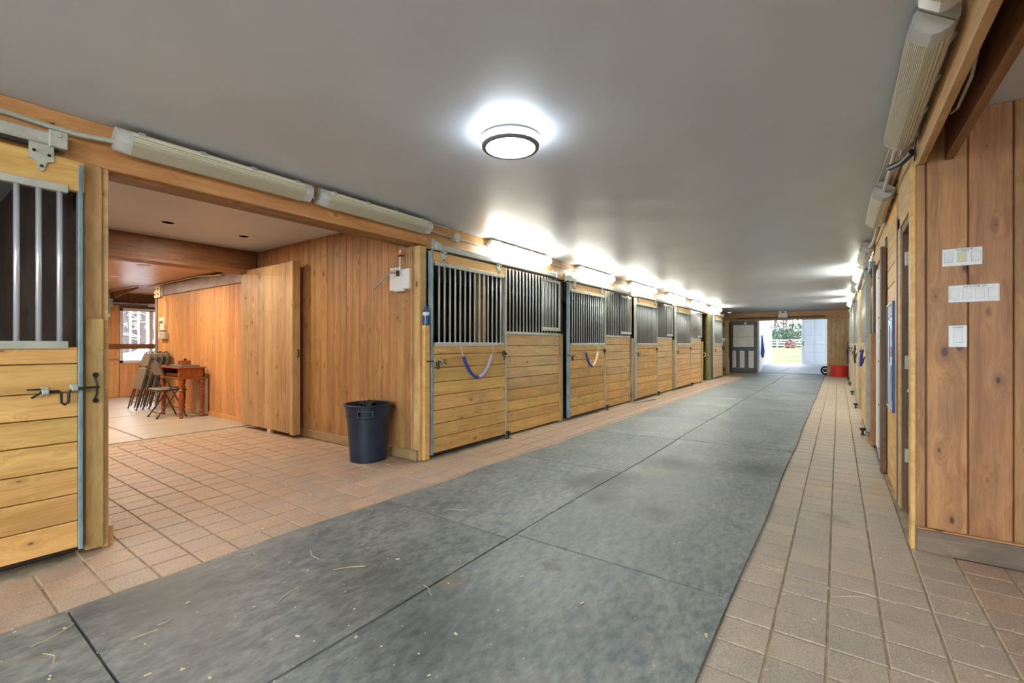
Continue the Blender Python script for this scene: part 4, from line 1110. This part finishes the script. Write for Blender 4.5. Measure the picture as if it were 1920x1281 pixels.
o = MB().box(.295, .305, 5.22, 5.30, 1.155, 1.285, .006).build('wall_switch_box', 'white'); tag(o, 'narrow white switch box on the dark brown post', 'light switch')
MB().box(.288, .296, 5.245, 5.275, 1.19, 1.25, .003).build('rocker', 'white', o)
struct(MB().box(.352, .37, 5.31, 5.62, .0, 2.05, .003).build('trim_7', 'palepaint'))
t = thing('metal_clad_door', (.35, 6.05, 0), 'pale blue metal edged door on the right wall', 'door')
MB().box(.325, .37, 5.66, 5.85, .02, 1.93, .003).build('blue_channel', 'bluestrip', t)
MB().box(.335, .37, 5.86, 6.42, .04, 1.93, .003).build('leaf', 'palepaint', t)
for z_ in (.12, .55, .98, 1.41, 1.8): MB().cyl((.325, 5.75, z_), (.319, 5.75, z_), .008, 8).build('screw', 'iron', t)
o = MB().box(.29, .37, 6.47, 6.60, .01, 1.27, .005).build('half_post', 'cedar'); tag(o, 'reddish brown half height post beside the pale blue door', 'post')
post(1, 6.62, 6.75, 2.05, 'grey brown full post beside the first right-hand stall door', 'weathered', out=.06, inn=-.03)
MBt = MB().box(.30, .37, 6.80, 7.25, 2.03, 2.12, .004); tag(MBt.build('wall_block', 'galv_blue'), 'small grey block high on the right wall before the stalls', 'bracket')
rsp = ((7.30, 8.62), (10.25, 11.55), (12.9, 14.3), (15.7, 17.1), (17.9, 19.2))
for i, (a, b) in enumerate(rsp):
    stall_door(1, a, b, '%s stall door along the right wall' % ORD[i], 'stall doors on the right', steel='galv')
    guide(1, a - .02, '%s iron mushroom guide on the floor along the right wall' % ORD[i], 'floor roller guides')
for i, (a, b) in enumerate(((8.75, 10.1), (11.6, 12.8), (14.4, 15.55))):
    stall_panel(1, a, b, '%s fixed bar panel along the right wall' % ORD[i], 'fixed stall panels on the right', feed=False)
for i, y in enumerate((8.64, 10.12, 12.82, 15.58, 17.2, 19.4)):
    post(1, y, y + .09, 1.3 if i % 2 == 0 else 2.1, '%s pine post among the right-hand stalls' % ORD[i], out=.08, inn=.0)
track(1, 7.25, 10.0, 2.135, 'galvanised track above the first right-hand stall door')
track(1, 10.2, 12.7, 2.135, 'galvanised track above the second right-hand stall door')
track(1, 12.85, 17.2, 2.135, 'galvanised track above the third right-hand stall door')
wr2 = MB().box(.38, .46, 7.2, YE, 2.16, 2.385).build('upper_board', 'pine_dusty', wr)
t = thing('stall_guard', (.24, 7.42, 1.1), 'violet padded chain hanging straight down on the first right-hand stall door', 'stall guard')
MB().tube([(.255, 7.50, 1.07), (.24, 7.47, .98), (.235, 7.45, .86)], .017, 8).build('foam_sleeve', 'foam', t)
MB().tube([(.27, 7.50, 1.15), (.255, 7.50, 1.07)], .006, 6).build('chain', 'galv', t)
t = MB().tube([(.25, 10.45, 1.12), (.235, 10.43, 1.0), (.24, 10.4, .85), (.25, 10.42, .8)], .014, 8).build('hanging_halter', 'iron'); tag(t, 'dark halter hanging on the second right-hand stall door', 'halter')

# clutter of pipes and cable on the right header
hd = MB().tube([(.335, 3.36, 2.22), (.30, 3.45, 2.20), (.25, 3.55, 2.21)], .018, 8)
tag(hd.build('pipe_stub', 'black'), 'short black pipe stub sticking out of the right wall header', 'pipe')
cb = MB().tube([(.27, 3.40, 2.28), (.265, 3.7, 2.24), (.27, 4.0, 2.27), (.275, 4.33, 2.28)], .012, 8).tube([(.25, 3.38, 2.30), (.24, 3.8, 2.31), (.23, 4.32, 2.32)], .004, 6)
tag(cb.build('conduit', 'cable'), 'pale cable and wire between two unlit strip lights on the right', 'conduit')
tag(MB().tube([(.34, 3.0, 2.33), (.345, 3.25, 2.30), (.345, 3.35, 2.24), (.345, 3.37, 2.17)], .0035, 6).build('wire', 'iron'), 'thin dark wire hanging beside the corner of the right wall', 'wire')
tag(MB().tube([(.30, 5.5, 2.28), (.31, 6.0, 2.26), (.31, 6.5, 2.27), (.29, 6.84, 2.29)], .013, 8).build('conduit', 'cable'), 'pale conduit leading to the grey-ended strip light on the right', 'conduit')
tag(MB().tube([(.30, 7.98, 2.28), (.31, 8.4, 2.25), (.30, 8.88, 2.29)], .013, 8).build('conduit', 'cable'), 'pale conduit leading to the nearest lit strip light on the right', 'conduit')
o = MB().box(.30, .352, 3.46, 3.62, 2.29, 2.36, .005).build('junction_block', 'greybeam'); tag(o, 'grey brown junction block above the black pipe stub', 'box')
struct(MB().box(.335, .36, 3.40, 7.2, 2.345, 2.39).build('trim_8', 'brown_y'))

# ------------------------------------------------------------------ far end
wf = MB()
ox0, ox1 = -2.60, -.335
wf.box(ox1, .46, YE, YE + .12, 0, 2.42).box(-6.7, ox1, YE, YE + .12, 2.06, 2.42).box(-6.7, -2.62, YE + .04, YE + .12, 0, 2.42)
wfo = struct(wf.build('wall_far', 'post'))
x = ox1
while x < .37:
    x2 = min(x + .13, .37); piece('board', x + .002, x2 - .002, YE - .02, YE, .0, 2.10, 'knotty' if False else 'post', wfo, .004); x = x2
piece('header', -3.40, .37, YE - .045, YE, 2.20, 2.385, 'rail_x', wfo, .004)
piece('header_lower', -3.40, .37, YE - .03, YE, 2.06, 2.13, 'rail_x', wfo, .004)
o = MB().box(-3.30, -.40, YE - .10, YE - .045, 2.135, 2.185, .005).build('door_track', 'iron'); tag(o, 'dark track across the far wall above the opening', 'door track')
# emergency light
a, b = on_y(1459, 596, YE - .12), on_y(1477, 587, YE - .12)
t = thing('emergency_light', ((a.x + b.x) / 2, YE - .1, a.z), 'white twin-headed emergency light above the far opening', 'light')
MB().box(a.x, b.x, YE - .20, YE - .10, a.z, b.z, .008).build('case', 'white', t)
for q in (.25, .78):
    xx = a.x + (b.x - a.x) * q; MB().cyl((xx, YE - .15, b.z), (xx, YE - .15, b.z + .03), .012, 8).cyl((xx, YE - .12, b.z + .055), (xx, YE - .21, b.z + .055), .045, 12, .055).build('lamp_head', 'white', t)
# grey and white panel doors
def panel_door(x0, x1, y, z1, lab, cols, framem='greypaint', panelm='palepaint'):
    t = thing('panel_door', ((x0 + x1) / 2, y, 0), lab, 'door', 'grey framed doors at the far end')
    MB().box(x0, x1, y, y + .04, .03, z1, .003).build('frame', framem, t)
    zm = .98
    for (za, zb) in ((zm + .05, 1.42), (1.43, z1 - .14)): MB().box(x0 + cols[0], x1 - cols[1], y - .008, y, za, zb, .003).build('upper_panel', panelm, t)
    xs = cols[2]
    for (a_, b_) in xs: MB().box(a_, b_, y - .008, y, .2, zm - .1, .003).build('lower_panel', panelm, t)
    return t
px = lambda u: on_y(u, 645, YE - .12).x
pd = panel_door(px(1372), px(1420), YE - .10, 2.04, 'grey framed sliding door with pale panels beside the far opening', (.05, px(1420) - px(1413.3), [(px(1373), px(1380)), (px(1387), px(1396)), (px(1403.5), px(1413))]))
o = MB().box(px(1395), px(1400), YE - .115, YE - .108, 1.93, 2.01).build('sign', 'white', pd)
px2 = lambda u: on_y(u, 645, YE - .02).x
panel_door(px2(1348), px2(1370), YE - .02, 2.0, 'second grey framed door partly hidden behind the far left post', (px2(1356) - px2(1348), .03, [(px2(1356), px2(1364))]))
post(-1, 18.9, 19.05, 2.1, 'orange-brown post before the far grey doors', 'post', out=.0, inn=.14)
o = MB().tube([(-3.385, 18.96, 1.95), (-3.38, 18.95, 1.6), (-3.385, 18.97, 1.1), (-3.38, 18.95, .6)], .02, 6).build('hanging_rope', 'iron'); tag(o, 'dark rope hanging on the post by the far grey door', 'rope')
o = MB().cyl((-3.5, 18.2, 2.27), (-3.5, 19.1, 2.27), .09, 12).box(-3.6, -3.40, 17.3, 19.1, 2.06, 2.18, .006).build('log_beam', 'brown_y'); tag(o, 'round ended log beam over the side passage at the far left', 'beam')
for k in range(8):
    y_ = 17.45 + .16 * k
    o = piece('plank', -6.6, -2.66, y_, y_ + .155, -.004, .014, 'floorwood', slab, .003)
wbox('wall_passage_end', 'shade_wood', -4.6, -4.5, 17.4, YE, 0, 2.42)
o = MB().lathe([(0, -.05), (.05, -.04), (.07, 0), (.05, .04), (0, .05)], (-3.30, 17.38, 1.30), 12).build('blue_cap', 'bluestrip'); tag(o, 'pale blue cloth cap hanging after the last stall door', 'cap')

# red tub with tools
tp = Vector((.02, YE - .42, 0))
t = thing('tub', tp, 'red plastic tub in the far right corner', 'tub')
MB().lathe([(0, 0), (.245, 0), (.25, .02), (.275, .36), (.29, .365), (.29, .385), (.27, .385), (.262, .36), (.235, .03), (0, .03)], tp, 28).build('body', 'red', t)
for q, (dx_, h_, ln_) in enumerate(((.02, .9, -.22), (.10, 1.0, -.12), (.2, .55, .02))):
    p0 = tp + Vector((dx_ - .14, .05, .04)); p1 = tp + Vector((dx_ - .14 - ln_, .33, .4 + h_))
    if q == 0: p0, p1 = tp + Vector((-.12, .0, .04)), tp + Vector((.10, .36, 1.30))
    if q == 1: p0, p1 = tp + Vector((.0, .05, .04)), tp + Vector((.17, .36, 1.36))
    if q == 2: p0, p1 = tp + Vector((.14, .0, .04)), tp + Vector((.16, .3, .62))
    o = MB().cyl(p0, p1, .014, 8).build('tool_handle', 'leaf'); tag(o, ['leftmost', 'middle', 'short right-hand'][q] + ' wooden tool handle standing in the red tub', 'tool', 'tool handles in the red tub')
o = MB().tube([(.28, YE - .08, 1.22), (.30, YE - .08, 1.0), (.27, YE - .08, .9), (.29, YE - .08, .7), (.28, YE - .08, .45)], [.02, .04, .03, .035, .02], 8).build('hanging_strap', 'black'); tag(o, 'black strap hanging in the far right corner above the tub', 'strap')
wh = Vector((-.40, YE + .17, .17))
t = thing('wheel', wh, 'small black wheel by the far opening', 'wheel')
MB().tube([wh + Vector((.11 * math.cos(a), 0, .13 * math.sin(a))) for a in (2 * math.pi * k / 20 for k in range(20))], .035, 8, True).build('tyre', 'tyre', t)
MB().cyl(wh + Vector((0, -.02, 0)), wh + Vector((0, .02, 0)), .07, 12).build('hub', 'iron', t)
o = MB().box(.36, .40, YE - 1.2, YE - .1, 0, 2.1).build('wall_panel', 'whitepaint'); tag(o, 'white panel on the right wall beside the red tub', 'panel')

# ------------------------------------------------------------------ courtyard lane beyond the far opening
YC = 31.0
wbox('floor_courtyard', 'lane', -7, 3, YE + .1, YC + .6, -.12, 0)
for i, (xa, ya_, yb_) in enumerate(((-1.9, 20.4, 25.4), (-1.9, 25.45, 30.5), (-.2, 20.4, 25.4), (-.2, 25.45, 30.5))):
    tag(MB().box(xa - 1.6, xa, ya_, yb_, 0, .012, .004).build('concrete_slab', 'lane'), '%s pale slab on the ground beyond the far opening' % ORD[i], 'slab', 'slabs beyond the far opening')
t = MB(); p0, p1 = Vector((-2.55, YE + .15, 0)), Vector((-2.93, 24.6, 0))
dd = (p1 - p0); ang = math.atan2(dd.x, dd.y)
t.obox((p0 + p1) / 2 + Vector((-.04, 0, 1.25)), (.07, dd.length, 2.5), Matrix.Rotation(-ang, 3, 'Z'), .004)
lf = t.build('lane_door', 'whitepaint'); tag(lf, 'open white door folded back beyond the far opening', 'door')
o = MB().tube([(-2.52, 20.9, 1.5), (-2.50, 20.9, 1.1), (-2.48, 20.92, .85), (-2.50, 20.95, .6), (-2.53, 20.95, .75), (-2.53, 20.93, 1.1)], [.02, .05, .06, .045, .04, .02], 8).build('lead_rope', 'blue'); tag(o, 'bundle of bright blue rope hanging on the open white door', 'rope')
wbox('wall_lane_left', 'whitepaint', -3.35, -3.25, 24.7, YC, 0, 3.0)
a = on_y(1437.5, 645, YC); b = on_y(1445, 645, YC)
tag(MB().box(a.x, b.x, YC - .2, YC, 0, 2.75, .01).build('pillar', 'mauve'), 'mauve brick pillar at the left of the yard opening', 'pillar')
struct(MB().box(b.x, b.x + .07, YC - .2, YC, 0, 2.75, .004).build('trim_9', 'trim_white'))
struct(MB().box(-3.4, 2.0, YC - .3, YC, 2.62, 3.0, .004).build('trim_10', 'trim_white'))
br = MB()
pts = []
for k in range(9):
    a_ = R(90 - 11.25 * k); pts.append((a.x - .1 + .75 * (1 - math.sin(a_)) , 2.05 + .62 * (1 - math.cos(a_))))
for (x0_, z0_), (x1_, z1_) in zip(pts, pts[1:]):
    m_ = Vector(((x0_ + x1_) / 2, YC - .25, (z0_ + z1_) / 2)); ln = math.hypot(x1_ - x0_, z1_ - z0_); a_ = math.atan2(z1_ - z0_, x1_ - x0_)
    br.obox(m_, (ln * 1.08, .12, .12), Matrix.Rotation(-a_, 3, 'Y'))
tag(br.build('curved_brace', 'trim_white'), 'white curved brace at the top left of the yard opening', 'brace')
# white sectional door
a = on_y(1503, 645, YC); b = on_y(1551, 645, YC)
t = thing('sectional_door', ((a.x + b.x) / 2, YC, 0), 'white panelled sliding door closing the right half of the yard opening', 'door')
MB().box(a.x, b.x + .9, YC - .06, YC - .01, .0, 2.56, .004).build('leaf', 'whitepaint', t)
zs = [.1, .62, 1.1, 1.6, 2.0, 2.5]
for z0_, z1_ in zip(zs, zs[1:]):
    for k in range(4):
        xa = a.x + .12 + .52 * k; MB().box(xa, xa + .42, YC - .075, YC - .06, z0_ + .04, z1_ - .04, .012).build('door_panel', 'whitepaint', t)
MB().box(a.x + .06, a.x + .1, YC - .1, YC - .06, 1.05, 1.28, .004).build('handle', 'iron', t)
wbox('added_lane_roof', 'whitepaint', -3.4, 2.5, YE + .12, 22.6, 3.0, 3.1)  # unseen roof added to keep sky light off the lane
wbox('added_lane_roof', 'whitepaint', -3.4, 2.5, 22.6, YC, 3.0, 3.1)
struct(MB().box(2.35, 2.5, YE + .3, 28.5, 0, 3).box(2.35, 2.5, YC - .4, YC - .25, 0, 3).build('added_lane_wall', 'whitepaint'))  # unseen side wall added to cut the daylight reaching the lane
wbox('wall_lane_front', 'whitepaint', .5, 3, YC - .05, YC + .05, 0, 3.0)
# yard
gm = MB(); nx, ny = 24, 24
def gz(x, y):
    d = max(0.0, math.hypot(max(0, y - 33), 0)); return -.02 + .62 * min(1, d / 70) + .05 * math.sin(x * .2) * min(1, d / 20)
vg = {}
for i in range(nx + 1):
    for j in range(ny + 1):
        x_ = -70 + 110 * i / nx; y_ = 31.5 + 130 * j / ny; vg[i, j] = gm.bm.verts.new((x_, y_, gz(x_, y_)))
for i in range(nx):
    for j in range(ny): gm.bm.faces.new((vg[i, j], vg[i + 1, j], vg[i + 1, j + 1], vg[i, j + 1]))
struct(gm.build('ground_yard', 'grass'))
wbox('ground_drive', 'asphalt', -70, -12.85, -40, 31.4, -.2, -.1)
# white rail fence
fy = 92
fx0 = on_y(1444, 645, fy).x; fx1 = on_y(1512, 645, fy).x
t = thing('rail_fence', ((fx0 + fx1) / 2, fy, gz(0, fy)), 'white rail fence across the yard', 'fence')
k = 0; x_ = fx0 - 1
while x_ < fx1 + 1:
    zg = gz(x_, fy); MB().box(x_ - .09, x_ + .09, fy - .09, fy + .09, zg - .1, zg + 1.5, .01).build('fence_post', 'fencewhite', t); x_ += 2.1
for q in (.45, .9, 1.35):
    z_ = gz(-8, fy) + q; MB().box(fx0 - 1, fx1 + 1, fy - .12, fy - .07, z_ - .09, z_ + .09, .01).build('fence_rail', 'fencewhite', t)
# trees and evergreens
def tree(x, y, h, label, mat='bark', seed=0, r0=.28):
    rr = random.Random(seed); t = thing('bare_tree', (x, y, gz(x, y)), label, 'tree', 'bare trees beyond the fence'); base = Vector((x, y, gz(x, y)))
    tr = MB(); pts = [base + Vector((rr.uniform(-.15, .15) * k, rr.uniform(-.1, .1) * k, h * k / 8)) for k in range(9)]
    tr.tube(pts, [r0 * (1 - .1 * k) for k in range(9)], 7); tr.build('trunk', 'bark', t)
    bb = MB()
    for k in range(46):
        f = rr.uniform(.2, 1); p = pts[int(f * 8)]; a_ = rr.uniform(0, 6.28); ln = h * rr.uniform(.15, .38) * (1.3 - f)
        q = [p]
        for j in range(4): q.append(q[-1] + Vector((math.cos(a_) * ln / 5 + rr.uniform(-.15, .15), math.sin(a_) * ln / 5, ln / 4 * rr.uniform(.6, 1.2))))
        bb.tube(q, [.09, .06, .045, .03, .015], 5)
        for e in range(3):
            s_ = q[rr.randint(1, 4)]; bb.tube([s_, s_ + Vector((rr.uniform(-.8, .8), rr.uniform(-.8, .8), rr.uniform(.2, 1.1)))], [.03, .012], 4)
    bb.build('branches', mat, t)
for i, (u, h) in enumerate(((1452, 15), (1460, 12), (1468, 14), (1477, 13), (1484, 15), (1495, 10))):
    yy = 116 + 9 * i; p = on_y(u, 645, yy); tree(p.x, yy, h, ['leftmost bare tree beyond the fence', 'thin bare tree second from the left beyond the fence', 'bare tree third from the left beyond the fence', 'bare tree above the middle evergreen', 'bare tree right of the middle beyond the fence', 'russet twigged tree at the right beyond the fence'][i], 'russet' if i == 5 else 'bark', i)
def shrub(x, y, w, h, label, mat, seed, cat='shrub'):
    rr = random.Random(seed); base = Vector((x, y, gz(x, y))); t = thing('evergreen_shrub', base, label, cat, 'shrubs beyond the fence')
    MB().cyl(base, base + Vector((0, 0, h * .5)), .12, 8, .06).build('stem', 'bark', t)
    fo = MB()
    for k in range(520):
        a_ = rr.uniform(0, 6.28); zf = rr.uniform(0.03, 1); r_ = w * math.sqrt(max(0, 1 - (zf - .3) ** 2 * 1.9)) * rr.uniform(.55, 1)
        c = base + Vector((r_ * math.cos(a_), r_ * math.sin(a_), zf * h)); s_ = rr.uniform(.14, .32)
        d1 = Vector((rr.uniform(-1, 1), rr.uniform(-1, 1), rr.uniform(-1, 1))).normalized() * s_; d2 = d1.orthogonal().normalized() * s_ * .6
        v_ = [fo.bm.verts.new(c + q) for q in (-d1, d2, d1, -d2)]; fo.bm.faces.new(v_)
    fo.build('foliage', mat, t)
for i, (u, w, h) in enumerate(((1449, 2.0, 3.0), (1459, 2.4, 3.6), (1470, 2.6, 3.2), (1480, 2.2, 3.8), (1490, 2.6, 4.4), (1500, 2.2, 3.0))):
    sy = 97 + (i * 5) % 17; p = on_y(u, 645, sy); shrub(p.x, sy, w * .8, h, '%s evergreen shrub from the left beyond the fence' % ORD[i], 'evergreen', i + 20)
p = on_y(1483, 645, 90); shrub(p.x, 89, .8, 1.3, 'reddish bush in front of the white fence', 'russet', 44)
# outside the lounge window: trees and a parked car
def ztree(x, y, h, lab, sd):
    rr = random.Random(sd); t = thing('pale_tree', (x, y, -.1), lab, 'tree', 'trees outside the lounge window')
    MB().cyl((x, y, -.1), (x, y, h), .2, 8, .06).build('trunk', 'bark', t); b_ = MB()
    for k in range(60):
        z_ = rr.uniform(.1, 1) * h; a_ = rr.uniform(0, 6.28); ln = rr.uniform(.5, 2.4) * (1.15 - z_ / h)
        b_.tube([(x, y, z_), (x + math.cos(a_) * ln * .6, y + math.sin(a_) * ln * .6, z_ + ln * .1), (x + math.cos(a_) * ln, y + math.sin(a_) * ln, z_ - ln * .1)], [.03, .02, .008], 4)
    b_.build('branches', 'pale_bark', t)
for i, u in enumerate((236, 252, 268, 284)):
    p = on_x(u, 645, -34 - 2 * (i % 2)); ztree(p.x, p.y, 7 + i % 3, '%s tree seen through the lounge window, counted from the left' % ORD[i], i)
cxp = -18.6
t = thing('parked_car', (cxp, 6.3, -.1), 'silver car parked outside the lounge window', 'car')
prof = [(4.1, .35), (4.05, .62), (4.35, .86), (5.05, .98), (5.75, 1.50), (6.3, 1.56), (7.4, 1.5), (8.1, 1.05), (8.5, .98), (8.55, .45), (8.3, .25), (4.3, .25)]
MB().prism([(p[0], p[1] - .1) for p in prof], lambda p: Vector((cxp - .85, p[0], p[1])), lambda p: Vector((cxp + .85, p[0], p[1]))).build('body', 'carpaint', t)
for wp in ([(5.2, .93), (5.8, 1.40), (6.45, 1.44), (6.45, .93)], [(6.55, .93), (6.55, 1.44), (7.3, 1.38), (7.85, .95)]):
    MB().prism(wp, lambda p: Vector((cxp + .84, p[0], p[1])), lambda p: Vector((cxp + .86, p[0], p[1]))).build('side_window', 'carglass', t)
for y_ in (4.95, 7.75):
    for sx in (-.8, .74): MB().cyl((cxp + sx, y_, .22), (cxp + sx + .14, y_, .22), .32, 18).build('wheel', 'tyre', t)

# ------------------------------------------------------------------ straw, wood chips
st = MB(); rr = random.Random(5)
spots = [(540, 1115), (590, 1040), (90, 1235), (100, 1190), (270, 1190), (310, 1165), (655, 1065), (860, 955), (1120, 1020), (800, 1105), (1640, 960), (1450, 1065), (1590, 1120), (1640, 1120)]
for (u, v) in spots:
    p = on_z(u, v, .017); a_ = rr.uniform(0, 3.1); l_ = rr.uniform(.03, .08); k_ = rr.uniform(-.02, .02)
    d_ = Vector((math.cos(a_), math.sin(a_), 0)); n_ = Vector((-d_.y, d_.x, 0))
    st.tube([p - d_ * l_, p + n_ * k_, p + d_ * l_], .0011, 5)
for k in range(240):
    u = rr.uniform(0, 1900); v = 760 + 520 * rr.random() ** .8; p = on_z(u, v, .013)
    if p.x > .3 and p.y > 3.3 or p.x < -3.2 and not (.8 < p.y < 3.0) or p.x < -5: continue
    if -2.68 < p.x < -.39: p.z = .015
    else: p.z = .003
    s_ = rr.choice((.002, .003, .003, .005, .008)); a_ = rr.uniform(0, 3.14)
    st.obox(p, (s_ * rr.uniform(1, 2.5), s_, .002), Matrix.Rotation(a_, 3, 'Z'))
tag(st.build('straw', 'straw'), 'bits of straw and wood shavings scattered over mats and tiles', 'straw', None, 'stuff')
